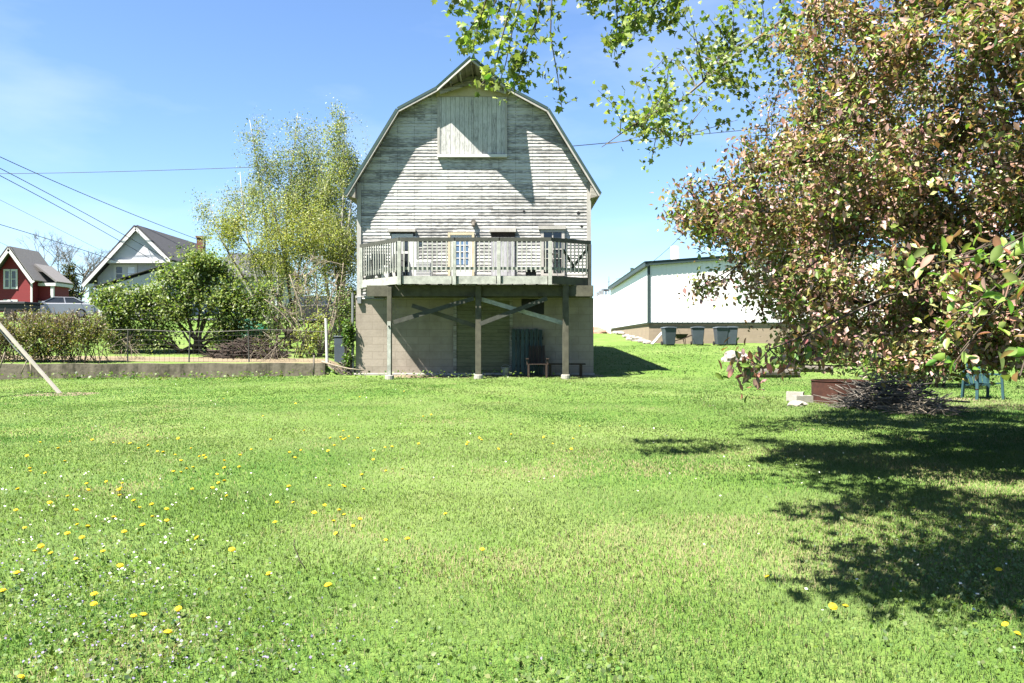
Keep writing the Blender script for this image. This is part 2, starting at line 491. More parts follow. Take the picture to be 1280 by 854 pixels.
WALL_T = 27.6
def gz(x, y):
    x = np.asarray(x, float); y = np.asarray(y, float)
    low = np.where(y < 26.5, 0.0136*y, 0.36 + 0.052*(np.minimum(y, 62) - 26.5)) + 0.01*np.clip(y-62, 0, 60)
    low = low + 0.02*np.sin(x*0.9 + 1.3)*np.sin(y*0.55) + 0.012*np.sin(x*2.3)*np.cos(y*1.7 + 0.5)
    low = np.where(y < 0, 0, low)
    t = y - skew(x)
    ter = 0.84 + 0.085*np.clip(t - WALL_T - 0.25, 0, 24.5) + 0.05*np.clip(t - 52.3, 0, 40)
    up = np.clip((t - WALL_T - 0.06)/0.12, 0, 1)
    left = low*(1-up) + ter*up
    w = sstep(-6.5, -6.2, x)*(1 - sstep(30.5, 34, y)) + sstep(-4.5, 3.0, x)*sstep(30.5, 34, y)
    return left*(1-w) + low*w

def ground_sheet():
    xs = np.concatenate([[-900, -500, -300, -200, -140, -100, -75], np.arange(-60, -28, 2.0), np.arange(-28, 24, 0.4), np.arange(24, 60, 3), [60, 90, 140, 220, 400, 900]])
    ts = np.concatenate([[-60, -30, -12, -4], np.arange(0, 27.4, 0.4), [27.5, 27.66, 27.72, 27.78, 27.9], np.arange(28.2, 40, 0.5), np.arange(40, 64, 2), [66, 70, 76, 84, 92, 110, 140, 200, 300, 500, 900, 1500]])
    X, T = np.meshgrid(xs, ts)
    Y = T + skew(X)
    Z = gz(X, Y)
    v = np.stack([X.ravel(), Y.ravel(), Z.ravel()], 1)
    nx = len(xs)
    i, j = np.meshgrid(np.arange(len(ts)-1), np.arange(nx-1), indexing='ij')
    a = (i*nx + j).ravel()
    f = np.stack([a, a+1, a+nx+1, a+nx], 1)
    o = np_mesh('lawn', v, f, M['ground'], origin=(0, 0, 0), smooth=True)
    o['kind'] = 'structure'
ground_sheet()

def G(x, y): return float(gz(x, y))

def strip(name, pts_l, pts_r, mat, lift):
    m = MB()
    for i in range(len(pts_l)-1):
        q = [pts_l[i], pts_r[i], pts_r[i+1], pts_l[i+1]]
        m.quad(*[(x, y, G(x, y) + lift) for x, y in q])
    o = m.build(name, mat, origin=(0, 0, 0)); o['kind'] = 'structure'
xs_ = np.arange(-48, -11, 1.0)
strip('driveway', [(x, 57.6 + float(skew(x))) for x in xs_], [(x, 52.6 + float(skew(x))) for x in xs_], M['asphalt'], 0.03)

# ------------------------------------------------------------------ barn
YW = 28.0
def bx(px): return (px - 640)*0.028
def bz(py): return CAMZ + (427 - py)*0.028
CX = -1.35
prof = [(-5.72, 6.66), (-3.93, 9.60), (CX, 10.98), (1.22, 9.60), (3.02, 6.68)]
def roof_z(x):
    for (x0, z0), (x1, z1) in zip(prof, prof[1:]):
        if x0 <= x <= x1: return z0 + (z1-z0)*(x-x0)/(x1-x0)
    return 0
def roof_x(z, side):
    p = prof[:3] if side < 0 else prof[:1:-1]
    for (x0, z0), (x1, z1) in zip(p, p[1:]):
        if z0 <= z <= z1: return x0 + (x1-x0)*(z-z0)/(z1-z0)
    return CX
XL, XR = bx(447), bx(738)
barn = thing('barn', 'tall weathered white wooden barn with green gambrel roof and pointed hay hood', 'barn', (CX, YW, G(CX, 28.5)))

def barn_walls():
    m = MB()
    z = 3.14; h = 0.115
    while z < 10.9:
        z1 = min(z + h, 10.9)
        def ext(zz):
            l, r = XL, XR
            if zz > 7.1:
                l = max(l, roof_x(zz, -1) + 0.03); r = min(r, roof_x(zz, 1) - 0.03)
            return l, r
        l0, r0 = ext(z); l1, r1 = ext(z1)
        m.quad((l0, YW-0.024, z), (r0, YW-0.024, z), (r1, YW-0.004, z1), (l1, YW-0.004, z1))
        m.quad((l0, YW-0.004, z), (r0, YW-0.004, z), (r0, YW-0.024, z), (l0, YW-0.024, z))
        z = z1
    # inner shell: side walls and back
    m.quad((XL, YW, 3.1), (XL, YW+14, 3.1), (XL, YW+14, 7.15), (XL, YW, 7.15))
    m.quad((XR, YW, 3.1), (XR, YW+14, 3.1), (XR, YW+14, 7.12), (XR, YW, 7.12))
    m.quad((XL, YW+14, 3.1), (XR, YW+14, 3.1), (XR, YW+14, 7.1), (prof[3][0], YW+14, 9.55), (CX, YW+14, 10.9), (prof[1][0], YW+14, 9.55), (XL, YW+14, 7.1))
    m.build('wall', M['siding'], barn)
    f = MB()
    f.box(XL-0.05, XR+0.10, YW-0.07, YW+14.05, -0.2, 3.12)
    f.build('foundation_wall', M['foundation'], barn)
    f = MB(); f.box(XL-0.12, XR+0.14, YW-0.16, YW-0.072, -0.2, 0.50)
    f.build('footing_ledge', M['concrete'], barn, bevel=0.02)
    f = MB(); f.box(XL-0.06, XR+0.06, YW-0.11, YW-0.03, 3.12, 3.20)
    f.build('sill_board', M['trim'], barn)
    for x0, x1 in ((XL-0.015, XL+0.13), (XR-0.13, XR+0.015)):
        f = MB(); f.box(x0, x1, YW-0.06, YW-0.0245, 3.2, 7.15)
        f.build('corner_board', M['trim'], barn)
barn_walls()

YF = YW - 0.42          # front edge of the roof
YH = 26.47              # tip of the hay hood
def barn_roof():
    th = 0.09; yb = YW + 14.4
    m = MB()
    def slab(p, q, yf_p, yf_q):
        (x0, z0), (x1, z1) = p, q
        dx, dz = x1-x0, z1-z0; L = math.hypot(dx, dz); nx, nz_ = -dz/L*th, dx/L*th
        a = [(x0, yf_p, z0), (x1, yf_q, z1), (x1, yb, z1), (x0, yb, z0)]
        b = [(x+nx, y, z+nz_) for x, y, z in a]
        m.quad(*a); m.quad(*b)
        for i in range(4):
            j = (i+1) % 4; m.quad(a[i], a[j], b[j], b[i])
    # hood leaves the straight edge part-way up the upper slopes
    jl = (-2.58, roof_z(-2.58)); jr = (-0.12, roof_z(-0.12))
    slab(prof[0], prof[1], YF, YF); slab(prof[1], jl, YF, YF); slab(jl, prof[2], YF, YH)
    slab(prof[2], jr, YH, YF); slab(jr, prof[3], YF, YF); slab(prof[3], prof[4], YF, YF)
    m.build('roof', M['roof_green'], barn)
    # soffit lining a touch below the metal
    s = MB()
    def soff(p, q, y0p, y0q, y1):
        (x0, z0), (x1, z1) = p, q
        dx, dz = x1-x0, z1-z0; L = math.hypot(dx, dz); ox, oz = dz/L*0.012, -dx/L*0.012
        s.quad((x0+ox, y0p, z0+oz), (x1+ox, y0q, z1+oz), (x1+ox, y1, z1+oz), (x0+ox, y1, z0+oz))
    e = 0.02
    soff(prof[0], prof[1], YF+e, YF+e, YW); soff(prof[1], jl, YF+e, YF+e, YW); soff(jl, prof[2], YF+e, YH+e, YW)
    soff(prof[2], jr, YH+e, YF+e, YW); soff(jr, prof[3], YF+e, YF+e, YW); soff(prof[3], prof[4], YF+e, YF+e, YW)
    s.build('soffit', M['soffit'], barn)
    # barge boards under the roof edge
    def P(pt, y, d=0.05): return Vector((pt[0], y, pt[1]-d))
    for a, b, ya, yb_ in ((prof[0], prof[1], YF, YF), (prof[1], jl, YF, YF), (jl, prof[2], YF, YH),
                          (prof[2], jr, YH, YF), (jr, prof[3], YF, YF), (prof[3], prof[4], YF, YF)):
        g = MB(); g.bar(P(a, ya+0.03), P(b, yb_+0.03), 0.035, 0.065)
        g.build('barge_board', M['trim'], barn)
    # rafters and brackets under the hood
    for x in (-2.1, -1.75, -1.35, -0.95, -0.6):
        t = 1 - abs(x-CX)/1.23
        yf = YF + (YH - YF)*t + 0.12
        g = MB(); g.bar((x, yf, roof_z(x)-0.11), (x, YW-0.03, roof_z(x)-0.11), 0.05, 0.13)
        g.build('rafter', M['soffit'], barn)
    for s_ in (-1, 1):
        g = MB(); g.bar((CX+s_*1.15, YW-0.33, roof_z(CX+1.15)-0.15), (CX+s_*0.05, YW-0.33, roof_z(CX)-0.42), 0.06, 0.12)
        g.build('hood_brace', M['soffit'], barn)
    # eave returns
    for xe, s_ in ((prof[0][0], 1), (prof[4][0], -1)):
        g = MB(); zz = roof_z(xe) if False else 6.66
        g.prism([(xe, zz-0.03), (xe+s_*0.30, zz-0.03+0.40), (xe+s_*0.30, zz-0.10)], YF+0.06, YW+14)
        g.build('eave_soffit', M['soffit'], barn)
barn_roof()

def framed(parent, name, px0, px1, py0, py1, fw, fmat, depth=0.06, y=YW-0.026):
    """frame of four boards; returns the frame object"""
    x0, x1, z0, z1 = bx(px0), bx(px1), bz(py1), bz(py0)
    m = MB()
    m.box(x0, x0+fw, y-depth, y, z0, z1); m.box(x1-fw, x1, y-depth, y, z0, z1)
    m.box(x0+fw, x1-fw, y-depth+0.002, y, z1-fw, z1); m.box(x0+fw, x1-fw, y-depth+0.002, y, z0, z0+fw*0.8)
    return m.build(name, fmat, parent)

def barn_openings():
    yq = YW - 0.026
    # hay door
    m = MB(); m.box(bx(550), bx(589.7), yq-0.05, yq, bz(193), bz(122)); d1 = m.build('hay_door', M['hay_door'], barn)
    m = MB(); m.box(bx(590.3), bx(631), yq-0.045, yq, bz(193), bz(122)); m.build('hay_door', M['hay_door'], barn)
    m = MB(); m.prism([(bx(545), bz(121.5)), (bx(636), bz(121.5)), (bx(636)-0.0, bz(114)), (bx(610), bz(106)), (bx(590), bz(101)), (bx(570), bz(106)), (bx(545), bz(114))], yq-0.03, yq)
    m.build('gable_panel', M['cream'], barn)
    for p0, p1 in ((547, 550), (631, 634)):
        m = MB(); m.box(bx(p0), bx(p1), yq-0.07, yq, bz(194), bz(122)); m.build('door_jamb', M['trim'], barn)
    m = MB(); m.box(bx(547), bx(634), yq-0.13, yq, bz(197.5), bz(194)); m.build('hay_door_sill', M['white'], barn)
    # white glazed door, left
    m = MB(); m.box(bx(486), bx(520), yq-0.16, yq, bz(290.5), bz(286.5)); m.build('door_hood', M['trim'], barn)
    m = MB(); m.box(bx(489), bx(518), yq-0.03, yq, bz(349), bz(291)); d = m.build('door', M['black_plastic'], barn)
    fr = framed(barn, 'window', 490, 516.5, 293, 349, 0.13, M['white'])
    m = MB(); m.box(bx(494), bx(512), yq-0.045, yq-0.031, bz(345), bz(297)); m.build('pane', M['glass'], fr)
    m = MB(); m.box(bx(494), bx(512), yq-0.058, yq-0.0455, bz(317.5), bz(314.5)); m.box(bx(502.2), bx(503.8), yq-0.054, yq-0.0455, bz(345), bz(297)); m.build('muntin', M['white'], fr)
    m = MB(); m.box(bx(517), bx(521), yq-0.05, yq, bz(349), bz(296)); m.build('door_jamb', M['white'], barn)
    # cream framed door with small panes
    fr = framed(barn, 'window', 560, 593, 291, 349, 0.085, M['cream'])
    m = MB(); m.box(bx(563.2), bx(589.8), yq-0.03, yq-0.001, bz(349), bz(294)); m.build('door', M['white'], barn)
    m = MB(); m.box(bx(569.5), bx(585), yq-0.04, yq-0.031, bz(331), bz(299)); m.build('pane', M['glass_painted_sky'], fr)
    m = MB()
    for px in (574.8, 580): m.box(bx(px)-0.016, bx(px)+0.016, yq-0.055, yq-0.0405, bz(331), bz(299))
    for py in (307, 315, 323): m.box(bx(569.5), bx(585), yq-0.053, yq-0.0405, bz(py)-0.016, bz(py)+0.016)
    m.build('muntin', M['white'], fr)
    # boarded door
    m = MB(); m.box(bx(612), bx(645), yq-0.10, yq, bz(290.5), bz(285)); m.build('door_hood', M['trim'], barn)
    m = MB(); m.box(bx(614), bx(643.5), yq-0.02, yq, bz(297), bz(290.5)); m.build('transom', M['brown_wood'], barn)
    m = MB(); m.box(bx(614), bx(643.5), yq-0.05, yq, bz(349), bz(297)); m.build('door', M['grey_planks'], barn)
    # right window
    m = MB(); m.box(bx(673), bx(707), yq-0.11, yq, bz(287), bz(283)); m.build('door_hood', M['trim'], barn)
    fr = framed(barn, 'window', 676, 705.5, 287, 345, 0.10, M['trim'])
    m = MB(); m.box(bx(679), bx(702.5), yq-0.02, yq-0.001, bz(343), bz(289)); m.build('pane', M['glass'], fr)
    m = MB(); m.box(bx(690), bx(691.4), yq-0.04, yq-0.021, bz(343), bz(289)); m.box(bx(679), bx(702.5), yq-0.038, yq-0.021, bz(312.5), bz(311)); m.box(bx(679), bx(702.5), yq-0.038, yq-0.021, bz(324), bz(323)); m.build('muntin', M['trim'], fr)
    # knot holes and a stained vent cap
    for px, py, r in ((655, 264.5, 0.045), (723, 266.5, 0.06), (727, 283, 0.05)):
        m = MB(); c = Vector((bx(px), YW-0.028, bz(py)))
        m.tube([c, c + Vector((0, 0.01, 0))], r, 8); m.build('knot_hole', M['dark'], barn)
    m = MB(); c = Vector((bx(592), YW-0.02, bz(278))); m.tube([c, c + Vector((0, -0.10, 0))], 0.09, 10); m.tube([c + Vector((0, -0.06, -0.02)), c + Vector((0, -0.12, -0.15))], 0.06, 8); m.build('vent_cap', M['grey_bark'], barn)
    # lower wall
    yb = YW - 0.071
    m = MB(); m.box(bx(571), bx(637), yb-0.02, yb, 0.5, bz(376))
    for k in range(20):
        z0 = 0.56 + k*0.128
        if z0 + 0.12 < bz(377): m.box(bx(572), bx(636), yb-0.034, yb-0.02, z0, z0+0.112)
    m.build('garage_door', M['garage'], barn)
    for p0, p1 in ((567, 571), (637, 641)):
        m = MB(); m.box(bx(p0), bx(p1), yb-0.06, yb, 0.5, bz(372)); m.build('door_jamb', M['soffit'], barn)
    m = MB(); m.box(bx(571), bx(637), yb-0.06, yb, bz(376), bz(372)); m.build('lintel', M['soffit'], barn)
    m = MB(); m.box(bx(652), bx(680), yb-0.012, yb, bz(393), bz(374)); m.build('opening', M['dark'], barn)
    # downspout and meter box at the left corner
    m = MB(); m.tube([(XL-0.16, YW-0.06, 3.3), (XL-0.16, YW-0.06, 1.9), (XL-0.15, YW-0.08, 0.5)], 0.045, 8); m.build('downspout', M['galv'], barn)
    m = MB(); m.box(XL+0.02, XL+0.16, YW-0.18, YW-0.072, bz(380), bz(371)); m.build('meter_box', M['galv'], barn, bevel=0.01)
    m = MB(); m.tube([(XL+0.1, YW-0.1, bz(374)), (XL+0.95, YW-0.1, bz(374))], 0.025, 6); m.build('conduit', M['galv'], barn)
barn_openings()

# ------------------------------------------------------------------ deck
deck = thing('deck', 'faded mint green timber deck with railing on tall posts in front of the barn', 'deck', (-1.2, 26.6, 0.35))
dA = Vector((-5.26, 27.86, 0)); dB = Vector((-3.66, 26.0, 0)); dC = Vector((1.24, 26.0, 0)); dD = Vector((2.60, 26.85, 0)); dE = Vector((2.60, 27.86, 0))
ring = [dA, dB, dC, dD, dE]
Z_FL = 3.74
def up(v, z): return Vector((v.x, v.y, z))
def deck_build():
    m = MB()
    n = len(ring)
    inner = [(-5.22, 27.86), (-3.62, 26.05), (1.2, 26.05), (2.55, 26.88), (2.55, 27.86)]
    a = len(m.v)
    m.v += [(x, y, Z_FL-0.04) for x, y in inner] + [(x, y, Z_FL) for x, y in inner]
    m.f += [tuple(range(4, -1, -1)), tuple(range(5, 10))] + [(i, (i+1) % 5, 5+(i+1) % 5, 5+i) for i in range(5)]
    m.mi += [0]*7
    m.build('floor', M['deck_floor'], deck)
    # joists
    x = -4.9
    while x < 2.5:
        yfr = 26.1
        if x < -3.66: yfr = 26.1 + (-3.66 - x)*1.16
        if x > 1.2: yfr = 26.1 + (x-1.2)*0.63
        j = MB(); j.box(x-0.02, x+0.02, yfr, 27.8, 3.50, Z_FL-0.042); j.build('joist', M['deck_wood'], deck)
        x += 0.41
    # rim boards, one per bay between posts
    fpx = [dB, Vector(((568-640)*.026, 26, 0)), Vector(((623.5-640)*.026, 26, 0)), dC]
    spans = [(dA, dB, 'deck_light'), (fpx[0], fpx[1], 'deck_light'), (fpx[1], fpx[2], 'deck_light'), (fpx[2], fpx[3], 'deck_light'), (dC, dD, 'deck_wood'), (dD, dE, 'deck_wood')]  # right end bays get a darker material, their shade put into the colour
    for i, (a, b, mt) in enumerate(spans):
        d = (b-a).normalized()
        r = MB(); r.bar(up(a + d*0.09, 3.60), up(b - d*0.09, 3.60), 0.04, 0.255); r.build('rim_board', M[mt], deck)
        r = MB(); r.bar(up(a + d*0.0, 4.915), up(b + d*0.03, 4.915), 0.10, 0.125); r.build('handrail', M['deck_dark'], deck)
        r = MB(); nrm = Vector((-d.y, d.x, 0)); r.bar(up(a, 3.98) + nrm*0.03, up(b, 3.98) + nrm*0.03, 0.04, 0.09); r.build('bottom_rail', M['deck_light'], deck)
    # rail posts
    for p in (fpx + [dD, dA + Vector((0.03, -0.03, 0))]):
        r = MB(); r.box(p.x-0.06, p.x+0.06, p.y-0.085, p.y+0.035, 3.44, 4.852); r.build('rail_post', M['deck_light'] if p is not dD else M['deck_dark'], deck, bevel=0.008)  # right end post coloured darker to paint in its shade
    # balusters
    proto = MB(); proto.box(-0.017, 0.017, -0.019, 0.019, 3.86, 4.853)
    first = None
    for a, b in ((dA, dB), (dB, dC), (dC, dD), (dD, dE)):
        d = (b-a); L = d.length; d.normalize(); out = Vector((d.y, -d.x, 0))
        k = int(L/0.15)
        for i in range(1, k):
            p = a + d*(i*L/k) + out*0.035
            if any((up(p, 0) - up(q, 0)).length < 0.09 for q in fpx): continue
            if first is None:
                me = bpy.data.meshes.new('baluster'); me.from_pydata([Vector(v) for v in proto.v], [], proto.f); me.materials.append(M['deck_light']); me.update()
                first = me
            o = link_mesh('baluster', first, deck)
            o.location = Vector((p.x, p.y, 0)) - BASE[deck.name]
            o.rotation_euler.z = math.atan2(d.y, d.x)
    # crossed boards in the right end bay
    for z0, z1 in ((3.98, 4.80), (4.62, 4.0)):
        r = MB(); r.bar(up(dC.lerp(dD, 0.30 if z0 > 4.3 else 0.5), z0) + Vector((0.03, 0.06, 0)), up(dC.lerp(dD, 0.62 if z0 > 4.3 else 0.98), z1) + Vector((0.03, 0.06, 0)), 0.03, 0.09); r.build('cross_board', M['deck_wood'], deck)
    # beam, posts, braces, piers
    r = MB(); r.box(-4.82, 2.70, 26.52, 26.66, 3.10, 3.46); r.build('beam', M['deck_wood'], deck)
    r = MB(); r.box(-4.6, 2.6, 26.68, 26.74, 3.06, 3.30); r.build('beam', M['deck_wood'], deck)
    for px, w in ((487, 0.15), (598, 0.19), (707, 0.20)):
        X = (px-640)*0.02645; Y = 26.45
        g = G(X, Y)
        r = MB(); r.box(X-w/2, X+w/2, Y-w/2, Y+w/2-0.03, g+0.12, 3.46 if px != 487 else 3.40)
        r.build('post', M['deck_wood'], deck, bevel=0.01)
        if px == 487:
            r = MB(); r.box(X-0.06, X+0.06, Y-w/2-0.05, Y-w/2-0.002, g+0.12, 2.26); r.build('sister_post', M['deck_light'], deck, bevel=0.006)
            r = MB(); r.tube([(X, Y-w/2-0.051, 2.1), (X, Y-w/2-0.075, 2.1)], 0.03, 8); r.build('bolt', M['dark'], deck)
        r = MB(); r.lathe((X, Y-0.02, g-0.1), [(0.14, 0), (0.155, 0.06), (0.15, 0.23), (0.13, 0.245)], 14); r.build('pier', M['concrete'], deck, smooth=False)
    for (a, b, Y, mt) in (((492, 403), (592, 373), 26.33, 'deck_dark'), ((515, 382), (596, 408), 26.62, 'deck_wood'), ((600, 405), (684, 373), 26.33, 'deck_dark'), ((601, 374), (704, 404), 26.33 + 0.28, 'deck_light')):
        r = MB(); r.bar(at(*a, Y), at(*b, Y), 0.045, 0.13, up=(0, 1, 0)) if False else r.bar(at(*a, Y), at(*b, Y), 0.045, 0.14)
        r.build('brace', M[mt], deck)
deck_build()

# things standing on the deck
zf = Z_FL
def white_ac():
    t = thing('air_conditioner', 'white box with a grey grille panel standing on the deck floor', 'air conditioner', (-3.02, 27.3, zf))
    m = MB(); m.box(-3.30, -2.72, 27.05, 27.5, zf+0.0, zf+0.62); m.build('case', M['white'], t, bevel=0.015)
    m = MB(); m.box(-3.25, -2.77, 27.035, 27.0495, zf+0.06, zf+0.56)
    m.build('grille', M['grey_siding'], t)
    m = MB()
    for k in range(10): m.box(-3.25, -2.77, 27.025, 27.0349, zf+0.08+k*0.05, zf+0.10+k*0.05)
    m.build('louver', M['white'], t)
white_ac()
def deck_chair(x, y, rz, label, cat, mat):
    t = thing('patio_chair', label, cat, (0, 0, 0))
    for sx in (-1, 1):
        for sy in (-1, 1):
            m = MB(); m.tube([(sx*0.25, sy*0.24, 0), (sx*0.24, sy*0.22, 0.42)], 0.016, 6); m.build('leg', mat, t)
        m = MB(); m.tube([(sx*0.27, -0.24, 0.40), (sx*0.28, -0.24, 0.62), (sx*0.28, 0.22, 0.64)], 0.018, 6); m.build('armrest', mat, t)
    m = MB(); m.box(-0.25, 0.25, -0.24, 0.24, 0.40, 0.44); m.build('seat', mat, t, bevel=0.01)
    m = MB(); m.bar((0, 0.24, 0.44), (0, 0.36, 0.92), 0.48, 0.035, up=(0, 1, 0)); m.build('backrest', mat, t, bevel=0.01)
    t.location = (x, y, zf); t.rotation_euler.z = rz
    return t
deck_chair(-4.55, 27.45, R(12), 'dark patio chair nearer the left end of the deck', 'chair', M['black_plastic'])
deck_chair(-4.02, 27.52, R(-14), 'dark patio chair nearest the white glazed barn door on the deck', 'chair', M['black_plastic'])
t = thing('cooler', 'small white cooler between the two dark patio chairs', 'cooler', (-4.28, 27.1, zf))
m = MB(); m.box(-4.40, -4.16, 27.0, 27.25, zf, zf+0.34); m.build('tub', M['white'], t, bevel=0.02)
m = MB(); m.box(-4.415, -4.145, 26.985, 27.265, zf+0.342, zf+0.42); m.build('lid', M['white'], t, bevel=0.02)
t = thing('plant_stand', 'thin metal plant stand at the right end of the deck', 'plant stand', (1.40, 27.2, zf))
for a in range(3):
    ang = a*2.1
    m = MB(); m.tube([(1.40+0.2*math.cos(ang), 27.2+0.2*math.sin(ang), zf), (1.40, 27.2, zf+0.5), (1.40+0.16*math.cos(ang), 27.2+0.16*math.sin(ang), zf+0.82)], 0.013, 5); m.build('leg', M['galv'], t)
m = MB(); m.lathe((1.40, 27.2, zf+0.82), [(0.22, 0), (0.23, 0.02), (0.20, 0.03)], 14); m.build('top', M['galv'], t)
t = thing('planter_box', 'low dark box on the deck under the right window', 'planter', (0.72, 26.4, zf))
m = MB(); m.box(0.45, 0.80, 26.3, 26.5, zf, zf+0.24); m.box(0.43, 0.82, 26.28, 26.52, zf+0.242, zf+0.28); m.build('box', M['black_plastic'], t, bevel=0.01)

# things under the deck
gy = G(0.5, 27.4)
t = thing('board_panel', 'teal plank panel leaning on the barn wall under the deck', 'panel', (0.55, 27.6, gy))
m = MB()
for k in range(7):
    x0 = 0.06 + k*0.155
    m.bar((x0, 27.5, gy+0.05), (x0, 27.78, gy+1.62 + 0.03*math.sin(k*3)), 0.13, 0.03, up=(0, 1, 0))
m.build('plank', M['teal_planks'], t)
m = MB()
for z_, y_ in ((0.35, 27.585), (1.3, 27.755)):
    m = MB(); m.bar((-0.02, y_, gy+z_), (1.08, y_, gy+z_), 0.03, 0.09); m.build('batten', M['brown_wood'], t)
t = thing('wooden_chair', 'dark slatted wooden chair under the deck in front of the teal planks', 'chair', (0.85, 27.0, gy))
for sx in (-1, 1):
    for sy in (-1, 1):
        m = MB(); m.box(0.85+sx*0.3-0.03, 0.85+sx*0.3+0.03, 27.0+sy*0.28-0.03, 27.0+sy*0.28+0.03, gy-0.05, gy+(0.42 if sy < 0 else 0.4)); m.build('leg', M['brown_wood'], t)
    m = MB(); m.box(0.85+sx*0.34-0.05, 0.85+sx*0.34+0.05, 26.68, 27.3, gy+0.6, gy+0.63); m.box(0.85+sx*0.34-0.025, 0.85+sx*0.34+0.025, 26.72, 26.78, gy+0.42, gy+0.6); m.build('armrest', M['brown_wood'], t)
m = MB()
for k in range(5): m.box(0.55, 1.15, 26.72+k*0.115, 26.82+k*0.115, gy+0.42, gy+0.445)
m.build('seat', M['brown_wood'], t)
m = MB()
for k in range(5): m.bar((0.62+k*0.115, 27.3, gy+0.44), (0.62+k*0.115, 27.5, gy+1.05), 0.09, 0.022, up=(0, 1, 0))
m.build('backrest', M['brown_wood'], t)
t = thing('bench', 'low dark wooden bench under the deck beside the right post', 'bench', (1.75, 27.3, gy))
m = MB(); m.box(1.15, 2.5, 27.15, 27.5, gy+0.40, gy+0.45); m.build('seat', M['brown_wood'], t)
for x0 in (1.3, 2.35):
    m = MB(); m.box(x0-0.04, x0+0.04, 27.18, 27.47, gy-0.05, gy+0.398); m.build('leg', M['brown_wood'], t)
t = thing('bucket', 'small pale bucket on the dirt under the deck left of the teal planks', 'bucket', (-0.22, 27.2, gy))
m = MB(); m.lathe((-0.22, 27.2, gy), [(0.11, 0), (0.14, 0.28), (0.15, 0.29), (0.15, 0.31)], 14); m.build('pail', M['galv'], t)
m = MB(); m.tube([(-0.22+0.15*math.cos(a), 27.2, gy+0.30+0.10*math.sin(a)) for a in np.linspace(0, math.pi, 9)], 0.006, 5); m.build('handle', M['galv'], t)

# ------------------------------------------------------------------ plants: shared machinery
def leaf_mesh(name, c, size, colors, parent, mat, up_bias=0.5, droop=0.0, narrow=0.55, fold=0.25, detail=False, rng=npr, facing=None, ret=False):
    """one folded leaf-sized face pair per centre"""
    n = len(c); c = np.asarray(c)
    d = rng.normal(size=(n, 3)); d[:, 2] -= droop; d /= np.linalg.norm(d, axis=1, keepdims=True)
    nn = rng.normal(size=(n, 3)); nn[:, 2] += up_bias*2
    if facing is not None: nn += np.array(facing)
    nn -= d*np.sum(nn*d, axis=1, keepdims=True); nn /= np.linalg.norm(nn, axis=1, keepdims=True) + 1e-9
    s = np.cross(d, nn)
    L = np.asarray(size).reshape(-1, 1)*np.ones((n, 1))
    if detail == 'maple':
        ts = [(-0.45, 0), (-0.25, 0.50), (-0.08, 0.30), (0.18, 0.48), (0.16, 0.20), (0.52, 0), (0.16, -0.20), (0.18, -0.48), (-0.08, -0.30), (-0.25, -0.50), (-0.05, 0)]
        v = np.stack([c + d*L*a + s*L*w + nn*L*(abs(w)*fold - 0.25*a*a) for a, w in ts], 1).reshape(-1, 3)
        b = np.arange(n)*11
        f = np.concatenate([np.stack([b+i, b+(i+1) % 10, b+10], 1) for i in range(10)])
        cc = np.repeat(colors, 11, axis=0)
    elif not detail:
        v = np.stack([c - d*L*0.5, c + s*L*narrow*0.5 + nn*L*fold*0.4, c + d*L*0.5, c - s*L*narrow*0.5 + nn*L*fold*0.4], 1)
        v = v.reshape(-1, 3)
        b = np.arange(n)*4
        f = np.concatenate([np.stack([b, b+1, b+2], 1), np.stack([b, b+2, b+3], 1)])
        cc = np.repeat(colors, 4, axis=0)
    else:
        ts = [(-0.5, 0), (-0.28, 0.36), (0.02, 0.46), (0.28, 0.30), (0.5, 0), (0.28, -0.30), (0.02, -0.46), (-0.28, -0.36), (-0.1, 0), (0.15, 0)]
        pts = []
        for a, w in ts:
            curl = -0.10*(a+0.5)**2*L
            pts.append(c + d*L*a + s*L*narrow*w + nn*(abs(w)*L*fold + curl))
        v = np.stack(pts, 1).reshape(-1, 3)
        b = np.arange(n)*10
        tri = [(0,1,8),(1,2,8),(2,9,8),(2,3,9),(3,4,9),(0,8,7),(8,6,7),(8,9,6),(9,5,6),(9,4,5)]
        f = np.concatenate([np.stack([b+i, b+j, b+k], 1) for i, j, k in tri])
        cc = np.repeat(colors, 10, axis=0)
        sh = np.tile(np.array([0.9, 1, 1, 1, 0.95, 1, 1, 1, 1.25, 1.2]), n)[:, None]
        cc = cc*sh
    if ret: return v, f, cc
    return np_mesh(name, v, f, mat, parent, cc)

def pick_colors(n, palette, weights, rng=npr, jitter=0.22):
    pal = np.array(palette)*0.48; w = np.array(weights, float); w /= w.sum()
    c = pal[rng.choice(len(pal), n, p=w)]
    return np.clip(c*(1 + jitter*rng.normal(size=(n, 1))).clip(0.4, 1.8) + 0.008*rng.normal(size=(n, 3)), 0.004, 0.9)

def curve(a, b, sag=0.0, wob=0.1, n=6, rng=rnd):
    a = Vector(a); b = Vector(b); L = (b-a).length
    o1 = Vector((rng.gauss(0, 1), rng.gauss(0, 1), rng.gauss(0, 1)))*wob*L
    pts = []
    for i in range(n+1):
        t = i/n; k = math.sin(math.pi*t)
        pts.append(a.lerp(b, t) + o1*k*0.5 + Vector((0, 0, sag*L*k)))
    return pts

def taper(r0, r1, n): return [r0 + (r1-r0)*i/(n-1) for i in range(n)]

def ragged(p, freq, cut, seed=0.0):
    from mathutils import noise as mn
    keep = [mn.noise(Vector(tuple(q))*freq + Vector((seed, 3.1, 7.7))) > cut for q in p]
    return p[np.array(keep)]

def ellipsoid_pts(n, c, r, shell=0.5, rng=npr, zmin=None):
    d = rng.normal(size=(n, 3)); d /= np.linalg.norm(d, axis=1, keepdims=True)
    k = (shell + (1-shell)*rng.random((n, 1)))
    p = np.array(c) + d*k*np.array(r)
    if zmin is not None: p = p[p[:, 2] > zmin]
    return p

